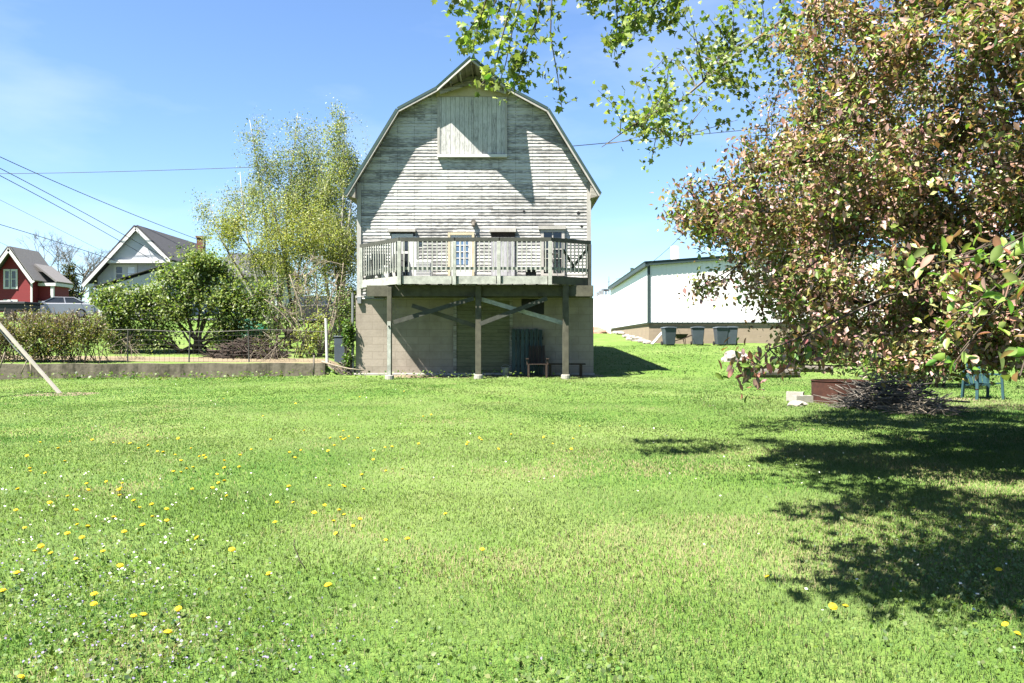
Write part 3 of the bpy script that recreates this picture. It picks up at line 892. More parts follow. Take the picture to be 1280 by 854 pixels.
def limb_network(mb, limbs, targets, twig_r=0.012, n_seg=4, sag=0.06, wob=0.12, sides=4, max_start=None):
    """limbs: list of (points, radii). Each target gets a twig from a near limb point. Returns twig point lists."""
    def dense(pts, k0, sub=4):
        out = []
        for i in range(k0, len(pts)-1):
            for j in range(sub): out.append(Vector(pts[i]).lerp(Vector(pts[i+1]), j/sub))
        out.append(Vector(pts[-1])); return out
    allp = []
    for pts, rad in limbs:
        mb.tube(pts, rad, 7)
        allp += dense(pts, 1)
    order = list(targets); rnd.shuffle(order)
    n1 = max(3, len(order)//9)
    twigs = []
    A = np.array([tuple(p) for p in allp])
    second = []
    for idx, t in enumerate(order):
        t = np.array(t)
        if idx == n1 and second:
            A = np.array([tuple(p) for p in allp[::3] + second])
        dd = np.linalg.norm(A - t, axis=1) + 0.35*np.maximum(0, A[:, 2] - t[2])
        k = int(np.argsort(dd)[rnd.randrange(0, min(6, len(dd)))])
        ns = n_seg + 2 if idx < n1 else n_seg
        pts = curve(A[k], t, sag, wob*(1.4 if idx < n1 else 1.0), ns)
        w = twig_r*(2.0 if idx < n1 else 1.2)
        mb.tube(pts, taper(w, twig_r*0.4, len(pts)), 5 if idx < n1 else sides, cap=False)
        if idx < n1: second += dense(pts, 1, 2)
        twigs.append(pts)
    return twigs

def leaves_on(twigs, per, spread, t0=0.35, rng=npr):
    out = []
    for pts in twigs:
        P = np.array([tuple(p) for p in pts]); n = len(P)-1
        t = t0 + (1-t0)*rng.random(per)**0.8
        i = np.minimum((t*n).astype(int), n-1); f = (t*n - i)[:, None]
        out.append(P[i]*(1-f) + P[i+1]*f + rng.normal(size=(per, 3))*spread)
    return np.concatenate(out)

# ------------------------------------------------------------------ crabapple, right
CRAB_LOBES = []
def crabapple():
    bx_, by_ = 8.3, 12.4
    root = thing('crabapple_tree', 'bronze and pink leaved crabapple tree filling the right side', 'tree', (bx_, by_, G(bx_, by_)))
    mb = MB()
    b = Vector((bx_, by_, G(bx_, by_)-0.1))
    trunk = [b, b+Vector((0.05, -0.1, 0.6)), b+Vector((-0.05, -0.1, 1.2)), b+Vector((0.0, 0.0, 1.7))]
    mb.tube(trunk, [0.24, 0.19, 0.17, 0.18], 9)
    top = trunk[-1]
    limbs = []
    ends = [(2.9, 9.4, 3.6), (2.4, 9.0, 2.9), (5.9, 14.2, 4.2), (3.4, 8.4, 2.6), (4.2, 7.6, 4.9), (5.0, 9.6, 6.6), (6.6, 8.0, 6.2), (4.4, 11.2, 5.2), (6.4, 12.0, 7.0), (8.8, 10.6, 6.0), (8.6, 8.4, 4.6), (6.2, 6.6, 3.6), (4.6, 7.6, 2.2), (9.5, 13.2, 4.2), (3.6, 10.6, 2.4), (5.6, 8.6, 1.9), (6.8, 9.4, 1.8), (5.0, 9.8, 3.4)]
    for e in ends:
        pts = curve(top - Vector((0, 0, rnd.uniform(0, 0.5))), e, 0.12, 0.16, 8)
        limbs.append((pts, taper(0.10, 0.022, len(pts))))
    # low limb that reaches out over the lawn towards the camera
    near = [top - Vector((0, 0, 0.3)), Vector((6.0, 8.2, 2.6)), Vector((5.2, 6.2, 2.9)), Vector((4.1, 4.7, 2.55)), Vector((3.0, 3.9, 2.15)), Vector((2.45, 3.55, 1.95))]
    limbs.append((near, taper(0.08, 0.014, len(near))))
    lobes = [((6.6, 11.0, 2.5), (2.2, 1.6, 1.2), 170), ((7.6, 9.4, 6.3), (2.2, 2.0, 1.9), 190), ((5.2, 8.6, 6.2), (1.6, 1.6, 1.2), 90), ((2.45, 9.0, 3.0), (0.7, 0.8, 0.45), 34), ((2.35, 9.0, 2.05), (0.5, 0.7, 0.35), 9), ((3.6, 8.8, 1.4), (1.3, 0.9, 0.35), 60), ((5.6, 9.0, 1.4), (1.4, 1.0, 0.4), 60), ((5.9, 14.6, 4.3), (1.7, 1.6, 1.3), 120), ((8.0, 13.4, 4.2), (3.4, 2.6, 2.6), 260), ((3.1, 9.0, 1.95), (0.8, 1.0, 0.45), 22), ((4.6, 13.5, 3.0), (1.1, 1.4, 0.8), 80), ((5.0, 12.6, 4.6), (1.3, 1.5, 1.1), 90), ((6.8, 12.5, 5.2), (1.8, 1.8, 1.4), 110), ((7.2, 9.8, 2.1), (2.2, 2.0, 0.8), 150), ((8.4, 9.2, 2.8), (2.0, 2.2, 1.6), 120), ((5.9, 9.6, 5.2), (2.7, 3.0, 2.6), 330), ((4.9, 8.8, 4.2), (2.1, 2.4, 1.8), 200),
             ((3.2, 9.0, 3.3), (1.3, 1.5, 0.6), 70), ((3.9, 9.2, 2.3), (1.4, 1.6, 0.75), 50),
             ((4.6, 8.8, 1.75), (1.7, 1.6, 0.85), 90), ((5.6, 8.2, 2.4), (1.6, 1.6, 1.2), 110), ((7.6, 9.6, 3.4), (2.4, 2.6, 2.2), 160), ((6.3, 7.6, 4.0), (1.9, 1.7, 2.2), 140),
             ((4.2, 9.3, 5.6), (0.9, 1.2, 1.0), 45), ((6.2, 9.0, 7.6), (2.2, 2.2, 1.3), 90)]
    CRAB_LOBES.extend(lobes)
    tg = np.concatenate([ellipsoid_pts(int(n*1.35), c, np.array(r)*1.06, 0.40) for c, r, n in lobes])
    tg = ragged(tg, 1.15, -0.20, 2.0)
    tg = tg[(tg[:, 2] > 1.28) & ~((tg[:, 0] < 2.9) & (tg[:, 2] < 2.05))]
    # a camera stands here: leave a clear space round it
    keep = ~((tg[:, 1] < 6.2))
    tg = tg[keep]
    tw = limb_network(mb, limbs, tg, 0.007, 4, 0.05, 0.12, 4)
    tr = mb.build('trunk', M['bark'], root, smooth=True)
    pal = [(0.42, 0.235, 0.185), (0.60, 0.40, 0.36), (0.26, 0.28, 0.09), (0.22, 0.35, 0.08), (0.26, 0.145, 0.105), (0.40, 0.38, 0.17)]
    c = leaves_on(tw, 96, 0.09, 0.45)
    # colour goes clump by clump as well as leaf by leaf
    cl = np.repeat(npr.random(len(tw)), 96)[:, None]
    cols = pick_colors(len(c), pal, [3.4, 2.8, 3, 2.8, 2.4, 2.4])
    cols = cols*(0.88 + 0.48*cl)
    crown = [leaf_mesh('crown', c, 0.070*(0.5 + 0.9*npr.random(len(c))), cols, root, M['leaf_crab'], up_bias=0.35, droop=0.4, narrow=0.55, facing=-SUN*1.1, ret=True)]
    # near sprays with full leaf shapes
    mb2 = MB(); sp = []
    tips = [(at(1165, 330, 3.3), 0.16), (at(1192, 322, 3.2), 0.2), (at(1215, 330, 3.25), 0.2), (at(1240, 318, 3.1), 0.2), (at(1262, 352, 3.0), 0.2),
            (at(1275, 385, 2.9), 0.2), (at(1170, 425, 3.5), 0.2), (at(1200, 440, 3.6), 0.2), (at(1225, 395, 3.3), 0.2), (at(1188, 395, 3.7), 0.2), (at(1268, 425, 2.8), 0.15), (at(1275, 470, 2.6), 0.13), (at(1290, 340, 3.0), 0.2), (at(1300, 410, 2.8), 0.2), (at(1190, 458, 3.6), 0.15)]
    cpts = []
    for p, sprd in tips:
        k = rnd.choice(near[3:])
        pts = curve(k, p, 0.05, 0.10, 6)
        mb2.tube(pts, taper(0.008, 0.0025, 7), 5, cap=False)
        n = 26
        P = np.array([tuple(q) for q in pts])
        tt = npr.integers(3, 7, n)
        cpts.append(P[tt] + npr.normal(size=(n, 3))*0.055)
    mb2.build('twig', M['bark'], root, smooth=True)
    cp = np.concatenate(cpts)
    cols = pick_colors(len(cp), [(0.20, 0.36, 0.06), (0.30, 0.45, 0.10), (0.52, 0.32, 0.25), (0.40, 0.20, 0.13), (0.24, 0.32, 0.09)], [4, 3, 2.4, 1.6, 3], jitter=0.15)
    crown.append(leaf_mesh('crown', cp, 0.066*(0.6 + 0.6*npr.random(len(cp))), cols, root, M['leaf_crab'], up_bias=0.5, droop=0.7, narrow=0.54, fold=0.25, detail=True, ret=True))
    # hanging tip low at the left of the crown
    mb3 = MB(); cps = []
    main = [Vector((4.6, 8.6, 2.2)), Vector((3.7, 7.9, 2.05)), at(1010, 418, 7.2), at(962, 437, 6.8), at(945, 455, 6.6)]
    mb3.tube(main, taper(0.014, 0.004, 5), 5, cap=False)
    for (px, py, Y) in ((925, 462, 6.4), (940, 472, 6.5), (930, 478, 6.4), (955, 466, 6.6), (948, 450, 6.7), (925, 445, 6.5), (975, 452, 6.8), (995, 440, 7.0), (985, 462, 6.9), (1020, 448, 7.1), (1035, 430, 7.3)):
        p = at(px, py, Y); s0 = min(main[2:], key=lambda q: (q-p).length)
        pts = curve(s0, p, 0.06, 0.12, 6); mb3.tube(pts, taper(0.006, 0.002, 7), 4, cap=False)
        P = np.array([tuple(q) for q in pts]); tt = npr.integers(3, 7, 14)
        cps.append(P[tt] + npr.normal(size=(14, 3))*0.06)
    mb3.build('twig', M['bark'], root)
    cp = np.concatenate(cps)
    cols = pick_colors(len(cp), [(0.33, 0.15, 0.11), (0.40, 0.26, 0.22), (0.16, 0.24, 0.05)], [3, 2, 2], jitter=0.15)
    crown.append(leaf_mesh('crown', cp, 0.085*(0.7 + 0.5*npr.random(len(cp))), cols, root, M['leaf_crab'], up_bias=0.3, droop=1.2, narrow=0.5, detail=True, ret=True))
    V, F, C, o_ = [], [], [], 0
    for v, f, cc in crown:
        V.append(v); F.append(f + o_); C.append(cc); o_ += len(v)
    np_mesh('crown', np.concatenate(V), np.concatenate(F), M['leaf_crab'], root, np.concatenate(C))
crabapple()

# ------------------------------------------------------------------ maple, overhead
def maple():
    bx_, by_ = 9.6, 9.0
    root = thing('maple_tree', 'tall fresh green maple whose branches hang in from the top edge', 'tree', (bx_, by_, G(bx_, by_)))
    mb = MB(); b = Vector((bx_, by_, G(bx_, by_)-0.1))
    trunk = [b, b+Vector((0, 0, 1.5)), b+Vector((-0.1, 0.1, 3.5)), b+Vector((-0.2, 0.1, 5.5)), b+Vector((0, 0.3, 9.0)), b+Vector((0.2, 0.3, 12))]
    mb.tube(trunk, [0.42, 0.34, 0.30, 0.26, 0.15, 0.04], 10)
    fork = trunk[2]
    limbs = []
    # limb seen crossing the sky on the right of the barn
    seen = [fork, Vector((7.6, 10.6, 6.0)), at(985, 20, 12.3), at(920, 68, 12.2), at(888, 94, 12.1), at(852, 125, 12.0), at(807, 146, 11.8), at(775, 168, 11.8), at(752, 184, 11.8)]
    limbs.append((seen, [0.09, 0.055, 0.03, 0.024, 0.02, 0.015, 0.011, 0.008, 0.005]))
    top_l = [trunk[3], Vector((7.0, 9.0, 7.0)), Vector((4.5, 8.8, 7.2)), Vector((2.6, 8.9, 6.6)), Vector((1.3, 9.1, 6.0)), Vector((0.4, 9.2, 5.6))]
    limbs.append((top_l, taper(0.16, 0.02, len(top_l))))
    over = [trunk[3], Vector((7.2, 7.0, 7.5)), Vector((5.0, 5.6, 7.6)), Vector((2.8, 4.6, 7.0)), Vector((1.4, 4.0, 6.3))]
    limbs.append((over, taper(0.15, 0.02, len(over))))
    over2 = [trunk[3], Vector((7.6, 6.0, 6.6)), Vector((6.0, 4.2, 6.2)), Vector((4.6, 3.0, 5.6)), Vector((3.2, 2.6, 5.2))]
    limbs.append((over2, taper(0.13, 0.02, len(over2))))
    for e in ((9.0, 13.0, 8.0), (12.5, 9.0, 8.5), (10.5, 5.5, 8.5), (7.0, 10.5, 9.5), (6.0, 12.0, 7.2), (9.6, 9.0, 12.5), (12.0, 12.0, 7.0), (13.0, 7.0, 6.5)):
        pts = curve(trunk[3] + Vector((0, 0, rnd.uniform(-0.5, 2))), e, 0.08, 0.12, 6)
        limbs.append((pts, taper(0.13, 0.025, len(pts))))
    pal = [(0.16, 0.24, 0.040), (0.23, 0.32, 0.07), (0.34, 0.41, 0.14), (0.10, 0.165, 0.03)]
    # visible hanging sprays: polylines in the place
    sprays = [
        [(668, -60), (655, -10), (640, 40), (632, 80), (622, 110)],
        [(640, -60), (620, -20), (600, 15), (585, 40), (572, 62)],
        [(690, -60), (690, -10), (688, 45), (697, 95), (703, 140)],
        [(690, -60), (676, 0), (668, 40), (650, 70), (640, 90)],
        [(620, -70), (600, -30), (575, 0), (562, 10)],
        [(650, -60), (628, -20), (612, 20), (600, 50)],
        [(700, -60), (676, 10), (660, 55), (648, 95), (636, 118)],
        [(610, -60), (610, -10), (596, 40), (590, 62)],
        [(760, -50), (770, 0), (772, 30), (768, 70)],
        [(800, -50), (790, 0), (780, 40), (762, 52)],
        [(800, -50), (796, 10), (792, 50)],
        [(830, -50), (822, 0), (808, 18), (800, 25)],
        [(770, -60), (745, -5), (738, 5)],
        [(880, -50), (850, 0), (840, 20), (822, 30)],
        [(640, -60), (640, 0), (628, 45), (618, 85), (600, 108)],
    ]
    sp = []
    for k, s in enumerate(sprays):
        Y = 9.2 + 0.5*math.sin(k*1.7)
        pts = [at(px, py, Y + 0.08*i) for i, (px, py) in enumerate(s)]
        a = pts[0]; hub = min(top_l[3:] + [over[-1]], key=lambda q: (q-a).length)
        full = [hub] + pts
        mb.tube(full, taper(0.014, 0.004, len(full)), 5, cap=False)
        sp.append(pts)
    # twigs along the seen limb
    tg = []
    for p in seen[2:7]:
        for _ in range(14):
            tg.append(tuple(p + Vector((rnd.gauss(0, 0.36), rnd.gauss(0, 0.6), rnd.gauss(0.03, 0.32)))))
    tg += [tuple(at(px, py, 12.0 + rnd.uniform(-.6, .6))) for px, py in ((775, 150), (790, 140), (800, 95), (815, 88), (830, 72), (845, 60), (868, 55), (922, 150), (902, 120), (930, 110), (880, 15), (900, 30), (860, 5), (835, 10), (915, 5), (940, 40), (955, 70), (945, 140), (930, 100), (960, 20), (980, 60), (965, 110), (990, 10), (1000, 40), (975, 90))]
    twa = limb_network(mb, [limbs[0]], tg, 0.007, 3, 0.04, 0.1, 4)
    # the crown out of the frame: the part that shades the lawn
    lob = [((9.8, 12.6, 9.2), (4.0, 3.4, 3.0), 220), ((11.2, 8.6, 8.0), (3.4, 3.6, 3.4), 160)]
    tgc = np.concatenate([ellipsoid_pts(n, c, r, 0.4) for c, r, n in lob])
    # clusters over the lawn: each stands where its shade falls on the grass
    shade = []
    def sh(px, py, n, sx, sy, hmin, hmax):
        Y = CAMZ/((py-427)/1000 + 0.0136); X = (px-640)*Y/1000
        for _ in range(n):
            h = rnd.uniform(hmin, hmax)
            gx, gyy = X + rnd.gauss(0, sx), Y + rnd.gauss(0, sy)
            shade.append((gx + SUN.x/SUN.z*h, gyy + SUN.y/SUN.z*h, h + 0.1))
    for args in ((960, 550, 9, 0.6, 0.4, 5.6, 6.8), (1050, 545, 9, 0.6, 0.4, 5.8, 7.0), (1120, 600, 12, 0.6, 0.3, 5.0, 6.2), (1230, 600, 18, 0.6, 0.35, 5.0, 6.4), (1060, 560, 8, 0.5, 0.3, 5.6, 6.6), (1050, 590, 6, 0.3, 0.25, 5.2, 6.2), (1160, 590, 14, 0.6, 0.3, 5.0, 6.4), (1150, 615, 14, 0.5, 0.35, 5.0, 6.2), (1235, 640, 22, 0.6, 0.4, 4.8, 6.2), (1070, 600, 8, 0.3, 0.25, 5.2, 6.4),
                 (1030, 640, 4, 0.18, 0.12, 5.0, 5.6), (1190, 690, 16, 0.28, 0.22, 4.7, 6.0), (1265, 720, 12, 0.25, 0.22, 4.6, 6.0), (1070, 692, 5, 0.16, 0.10, 4.6, 5.4), (1080, 738, 7, 0.2, 0.08, 4.6, 5.4), (1300, 660, 22, 0.5, 0.5, 4.8, 6.8), (1140, 735, 4, 0.12, 0.08, 4.6, 5.2), (1240, 760, 5, 0.15, 0.1, 4.6, 5.4)):
        sh(*args)
    sh_ok = []
    for p in shade:
        # nothing may dangle into the picture from above
        py = 427 - (p[2]-CAMZ)/max(p[1], 0.3)*1000
        if p[1] < 0.5 or py < -70 or (p[0]*1000/p[1] + 640) > 1300: sh_ok.append(p)
    # the maple leaves the crabapple beside it in the sun
    def shades_crab(p):
        for k in np.arange(0.5, 9, 0.25):
            q = Vector(p) + SUN*k
            for c, rr, _ in CRAB_LOBES:
                if c[0] < 7.0 and c[2] > 2.2 and sum(((q[i]-c[i])/(rr[i]+0.35))**2 for i in range(3)) < 1: return True
        return False
    allc = [p for p in list(map(tuple, tgc)) + sh_ok if not shades_crab(p) or rnd.random() < 0.10]
    twc = limb_network(mb, limbs[1:], allc, 0.011, 4, 0.05, 0.10, 4)
    mb.build('trunk', M['grey_bark'], root, smooth=True)
    c1 = leaves_on(sp, 95, 0.085, 0.05); c1b = leaves_on(twa, 21, 0.095, 0.45)
    ca = np.concatenate([c1, c1b])
    leaf_mesh('foliage', ca, 0.095*(0.6 + 0.6*npr.random(len(ca))), pick_colors(len(ca), pal, [2, 4, 4, 1.2])*1.1, root, M['leaf'], up_bias=0.3, droop=0.9, fold=0.25, detail='maple', facing=-SUN*0.8)
    c2 = leaves_on(twc, 30, 0.20, 0.5)
    leaf_mesh('foliage', c2, 0.14*(0.7 + 0.6*npr.random(len(c2))), pick_colors(len(c2), pal, [3, 3, 1, 3]), root, M['leaf'], up_bias=0.8, droop=0.2, narrow=0.85, fold=0.15)
maple()

# ------------------------------------------------------------------ trees and shrubs, left
def broad_plant(name, label, cat, x, y, lobes, pal, wts, leaf, per, spread, twig_r, bark, stems, stem_r=0.05, group=None, droop=0.2, up_bias=0.5, narrow=0.6, t0=0.3, sag=0.06, wob=0.14, zmin=None, trunk_part='stem', crown_part='foliage', base_spread=0.25, shell=0.45, limb_ends=None):
    g = G(x, y)
    root = thing(name, label, cat, (x, y, g), group)
    mb = MB(); limbs = []
    tg = np.concatenate([ellipsoid_pts(int(n*1.3), c, np.array(r)*1.08, shell) for c, r, n in lobes])
    tr_ = ragged(tg, 1.5, -0.10, x)
    if len(tr_) > len(tg)*0.35: tg = tr_
    if zmin is not None: tg = tg[tg[:, 2] > zmin]
    cen = np.mean([c for c, r, n in lobes], axis=0)
    for i in range(stems):
        lobe = lobes[i % len(lobes)]
        e = np.array(lobe[0]) + npr.normal(size=3)*np.array(lobe[1])*0.45
        if limb_ends is not None and i < len(limb_ends): e = limb_ends[i]
        s = Vector((x + rnd.gauss(0, base_spread), y + rnd.gauss(0, base_spread*0.6), g - 0.05))
        pts = curve(s, tuple(e), 0.05, 0.12, 7)
        limbs.append((pts, taper(stem_r*rnd.uniform(0.7, 1.2), twig_r*1.6, len(pts))))
    tw = limb_network(mb, limbs, tg, twig_r, 4, sag, wob, 4)
    mb.build(trunk_part, bark, root, smooth=True)
    if per:
        c = leaves_on(tw, per, spread, t0)
        cl = np.repeat(npr.random(len(tw)), per)[:, None]
        leaf_mesh(crown_part, c, leaf*(0.65 + 0.7*npr.random(len(c))), pick_colors(len(c), pal, wts)*(0.8 + 0.4*cl), root, M['leaf'], up_bias=up_bias, droop=droop, narrow=narrow, facing=-SUN*0.8)
    return root

# lilac-like bush
lil_pal = [(0.17, 0.26, 0.06), (0.24, 0.33, 0.095), (0.35, 0.42, 0.17), (0.11, 0.18, 0.04)]
Yb = 30.6
def LB(px, py, dy=0): p = at(px, py, Yb + dy); return tuple(p)
broad_plant('lilac_bush', 'large round green bush with dark spreading stems behind the retaining wall', 'bush', (243-640)*.0306, Yb,
            [(LB(240, 350), (1.15, 1.2, 1.15), 110), (LB(185, 378), (1.15, 1.1, 0.85), 110), (LB(290, 370), (1.0, 1.1, 0.9), 100), (LB(268, 335), (0.5, 0.6, 0.45), 30), (LB(330, 365), (0.5, 0.6, 0.5), 36), (LB(135, 372), (0.5, 0.6, 0.45), 30), (LB(150, 392), (0.75, 0.9, 0.65), 60), (LB(318, 390), (0.55, 0.8, 0.8), 40), (LB(235, 385), (1.6, 1.2, 0.75), 80), (LB(150, 425), (0.7, 0.7, 0.55), 60), (LB(200, 420), (0.9, 0.7, 0.5), 50), (LB(285, 412), (0.8, 0.8, 0.6), 60), (LB(246, 330), (0.5, 0.6, 0.5), 30), (LB(212, 350), (0.55, 0.7, 0.5), 30)],
            lil_pal, [3, 4, 3, 1.5], 0.115, 40, 0.20, 0.012, M['bark'], 13, 0.065, droop=0.2, base_spread=0.35, shell=0.25, t0=0.25)

# drooping birches and the yellow willow beside the barn
bi_pal = [(0.29, 0.36, 0.11), (0.37, 0.43, 0.17), (0.46, 0.50, 0.22), (0.22, 0.28, 0.09)]
ye_pal = [(0.42, 0.47, 0.11), (0.52, 0.53, 0.14), (0.31, 0.39, 0.09), (0.38, 0.44, 0.14)]
def hang_tree(name, label, x, y, ends, lobes, pal, wts, leaf, per, twig, group=None, spread=0.10, bark='birch_bark', stem_r=0.10, droop_len=(0.5, 1.3)):
    g = G(x, y); root = thing(name, label, 'tree', (x, y, g), group)
    mb = MB(); limbs = []
    b = Vector((x, y, g-0.1)); 
    for i, e in enumerate(ends):
        pts = curve(b + Vector((rnd.gauss(0, 0.12), rnd.gauss(0, 0.12), 0)), e, 0.02, 0.07, 10)
        limbs.append((pts, taper(stem_r, 0.012, len(pts))))
    tg = ragged(np.concatenate([ellipsoid_pts(int(n*1.6), c, np.array(r)*1.1, 0.3) for c, r, n in lobes]), 0.8, -0.15, x)
    tw = limb_network(mb, limbs, tg, twig, 4, 0.10, 0.12, 4)
    hang = []
    for t in tw:
        p = t[-1]; L = rnd.uniform(*droop_len)
        q = p + Vector((rnd.gauss(0, 0.12), rnd.gauss(0, 0.12), -L))
        pts = [p, p.lerp(q, 0.35) + Vector((rnd.gauss(0, .06), rnd.gauss(0, .06), 0.05)), p.lerp(q, 0.7), q]
        mb.tube(pts, taper(twig*0.6, twig*0.25, 4), 3, cap=False); hang.append(pts)
    mb.build('trunk', M[bark], root, smooth=True)
    c = np.concatenate([leaves_on(tw, per//2, spread*1.6, 0.4), leaves_on(hang, per, spread*0.8, 0.0)])
    leaf_mesh('crown', c, leaf*(0.6 + 0.8*npr.random(len(c))), pick_colors(len(c), pal, wts), root, M['leaf'], up_bias=0.1, droop=1.0, narrow=0.55, facing=-SUN*0.8)
    return root
Yt = 40.0
def T(px, py, dy=0): return tuple(at(px, py, Yt+dy))
hang_tree('birch_tree', 'thin topped drooping birch with pale sparse leaves, the taller pair of tops left of centre', (345-640)*.040, Yt,
          [T(312, 150), T(372, 142), T(330, 200), T(262, 262), T(300, 215), T(400, 190)],
          [(T(318, 185), (0.9, 0.8, 1.7), 34), (T(374, 172), (1.2, 0.8, 1.4), 46), (T(345, 215), (1.6, 1.0, 1.2), 60), (T(340, 250), (2.2, 1.4, 1.7), 140), (T(405, 275), (1.8, 1.3, 1.8), 120), (T(270, 262), (1.2, 1.0, 0.9), 36), (T(395, 230), (1.6, 1.3, 2.0), 150), (T(350, 320), (2.2, 1.2, 1.4), 70)],
          bi_pal, [3, 3, 2, 2], 0.09, 42, 0.006, droop_len=(0.5, 1.7), spread=0.16)
hang_tree('birch_tree', 'tall yellow green birch rising closest to the barn roof', (425-640)*.0385, 38.5,
          [T(430, 140, -1.5), T(445, 200, -1.5), T(410, 220, -1.5), T(442, 280, -1.5), T(400, 270, -1.5)],
          [(T(430, 165, -1.5), (0.95, 0.8, 1.4), 60), (T(425, 230, -1.5), (1.4, 1.2, 1.9), 170), (T(424, 310, -1.5), (1.5, 1.2, 1.9), 190), (T(438, 368, -1.5), (0.7, 1, 1.1), 70)],
          [ye_pal[0], bi_pal[1], bi_pal[2], (0.16, 0.22, 0.045)], [3, 2, 2, 3], 0.09, 44, 0.006, droop_len=(0.4, 1.4), spread=0.16)
hang_tree('willow_tree', 'low spreading yellow willow in front of the birches', (365-640)*.0365, 36.5,
          [T(290, 280, -3.5), T(340, 255, -3.5), T(268, 285, -3.5), T(390, 270, -3.5)],
          [(T(300, 284, -3.5), (1.5, 1.0, 0.7), 90), (T(345, 278, -3.5), (1.7, 1.2, 1.2), 130), (T(390, 290, -3.5), (1.3, 1.1, 1.4), 100), (T(330, 322, -3.5), (2.2, 1.1, 0.9), 80), (T(380, 345, -3.5), (1.3, 1.0, 1.0), 60)],
          ye_pal, [3, 3, 2, 2], 0.085, 32, 0.006, bark='bark', droop_len=(0.3, 1.0), spread=0.15)

# bare grey-brown shrubs by the barn
Ys = 30.2
def S(px, py, dy=0): return tuple(at(px, py, Ys+dy))
broad_plant('bare_shrub', 'pale leafless shrub with fanning twigs left of the barn', 'shrub', (396-640)*.0302, Ys,
            [(S(392, 350), (1.2, 0.9, 1.1), 210), (S(360, 375), (0.9, 0.8, 0.8), 110), (S(425, 350), (0.55, 0.8, 1.0), 70)], bi_pal, [3, 2, 2, 2], 0.06, 2, 0.14, 0.008, M['pale_bark'], 16, 0.035, base_spread=0.18, wob=0.10)
broad_plant('leafy_shrub', 'small yellow green shrub at the fence left of the grey fence post', 'shrub', (378-640)*.0296, 29.6,
            [(tuple(at(380, 425, 29.6)), (0.55, 0.5, 0.55), 50), (tuple(at(400, 405, 29.6)), (0.4, 0.4, 0.6), 36)], ye_pal, [1, 1, 3, 3], 0.08, 14, 0.08, 0.007, M['bark'], 8, 0.02)
broad_plant('dark_shrub', 'shaded dark green shrub behind the bare twigs', 'shrub', (345-640)*.033, 33.0,
            [(tuple(at(345, 395, 33)), (1.2, 0.8, 0.9), 120), (tuple(at(430, 385, 33)), (0.6, 0.8, 1.1), 60)], lil_pal, [3, 1, 1, 4], 0.09, 16, 0.12, 0.010, M['bark'], 9, 0.04)
for px, py, Y, lab, w in ((330, 428, 30.8, 'low shaded shrub above the brush heap', [1, 1, 2, 4]), (285, 425, 33.0, 'low green shrub beside the green tarpaulin', [3, 2, 0, 2]), (412, 430, 31.5, 'low green shrub just right of the grey fence post', [3, 2, 0, 1]), (170, 425, 32.5, 'straggly brown shrub under the left edge of the big bush', [1, 1, 3, 1])):
    broad_plant('low_shrub', lab, 'shrub', (px-640)*Y/1000, Y, [(tuple(at(px, py, Y)), (0.9, 0.6, 0.55), 90)], [(0.14, 0.19, 0.05), (0.2, 0.25, 0.07), (0.22, 0.16, 0.09), (0.07, 0.09, 0.03)], w, 0.085, 18, 0.10, 0.007, M['bark'], 10, 0.016, base_spread=0.4, group='low shrubs behind the fence')
# climber at the barn corner
broad_plant('climbing_vine', 'bright green climbing vine hugging the left corner of the barn', 'vine', XL-0.32, 28.0,
            [((XL-0.30, 27.9, 1.5), (0.22, 0.2, 0.95), 70), ((XL-0.28, 27.95, 2.1), (0.18, 0.2, 0.5), 40)], [(0.10, 0.21, 0.03), (0.16, 0.26, 0.05), (0.07, 0.13, 0.02)], [3, 2, 2], 0.09, 14, 0.06, 0.008, M['bark'], 6, 0.02, base_spread=0.08)
# brambles along the left of the wall
br_pal = [(0.17, 0.20, 0.05), (0.25, 0.26, 0.075), (0.24, 0.18, 0.10), (0.12, 0.145, 0.04)]
hedge_bits = [(8, 'leftmost tangled bramble hedge plant, mostly brown, above the retaining wall', [2, 1, 4, 1]), (45, 'bramble bush with yellow green leaves behind the white leaning pole', [3, 3, 1, 2]), (78, 'brown twiggy bramble below the silver sedan', [2, 2, 3, 1]), (112, 'leafy green bramble touching the left side of the big round bush', [3, 3, 1, 2])]
for px, lab, w in hedge_bits:
    Y = 27.3
    broad_plant('bramble_bush', lab, 'bush', (px-640)*Y/1000, Y,
                [(tuple(at(px, 432, Y)), (0.62, 0.5, 0.55), 80), (tuple(at(px+6, 420, Y)), (0.75, 0.4, 0.4), 60), (tuple(at(px-4, 402, Y)), (0.7, 0.4, 0.45), 8)], br_pal, w, 0.075, 24, 0.11, 0.006, M['bark'], 20, 0.014, base_spread=0.5, limb_ends=[tuple(at(px + rnd.uniform(-26, 26), rnd.uniform(384, 410), Y)) for _ in range(11)], group='brambles along the retaining wall')
for px, Y, lab, w in ((22, 38, 'dry brush patch in front of the dark trailer', [1, 1, 4, 1]), (66, 37, 'dry brush patch in front of the silver sedan bonnet', [1, 1, 3, 1]), (108, 38, 'dry brush patch below the rear of the silver sedan', [2, 1, 3, 1])):
    broad_plant('dry_brush', lab, 'brush', (px-640)*Y/1000, Y, [(tuple(at(px, 408, Y)), (1.4, 0.8, 0.68), 260)], [(0.17, 0.17, 0.07), (0.24, 0.22, 0.10), (0.24, 0.18, 0.13), (0.13, 0.12, 0.06)], w, 0.09, 20, 0.12, 0.007, M['grey_bark'], 16, 0.016, base_spread=0.7, group='dry brush below the drive')
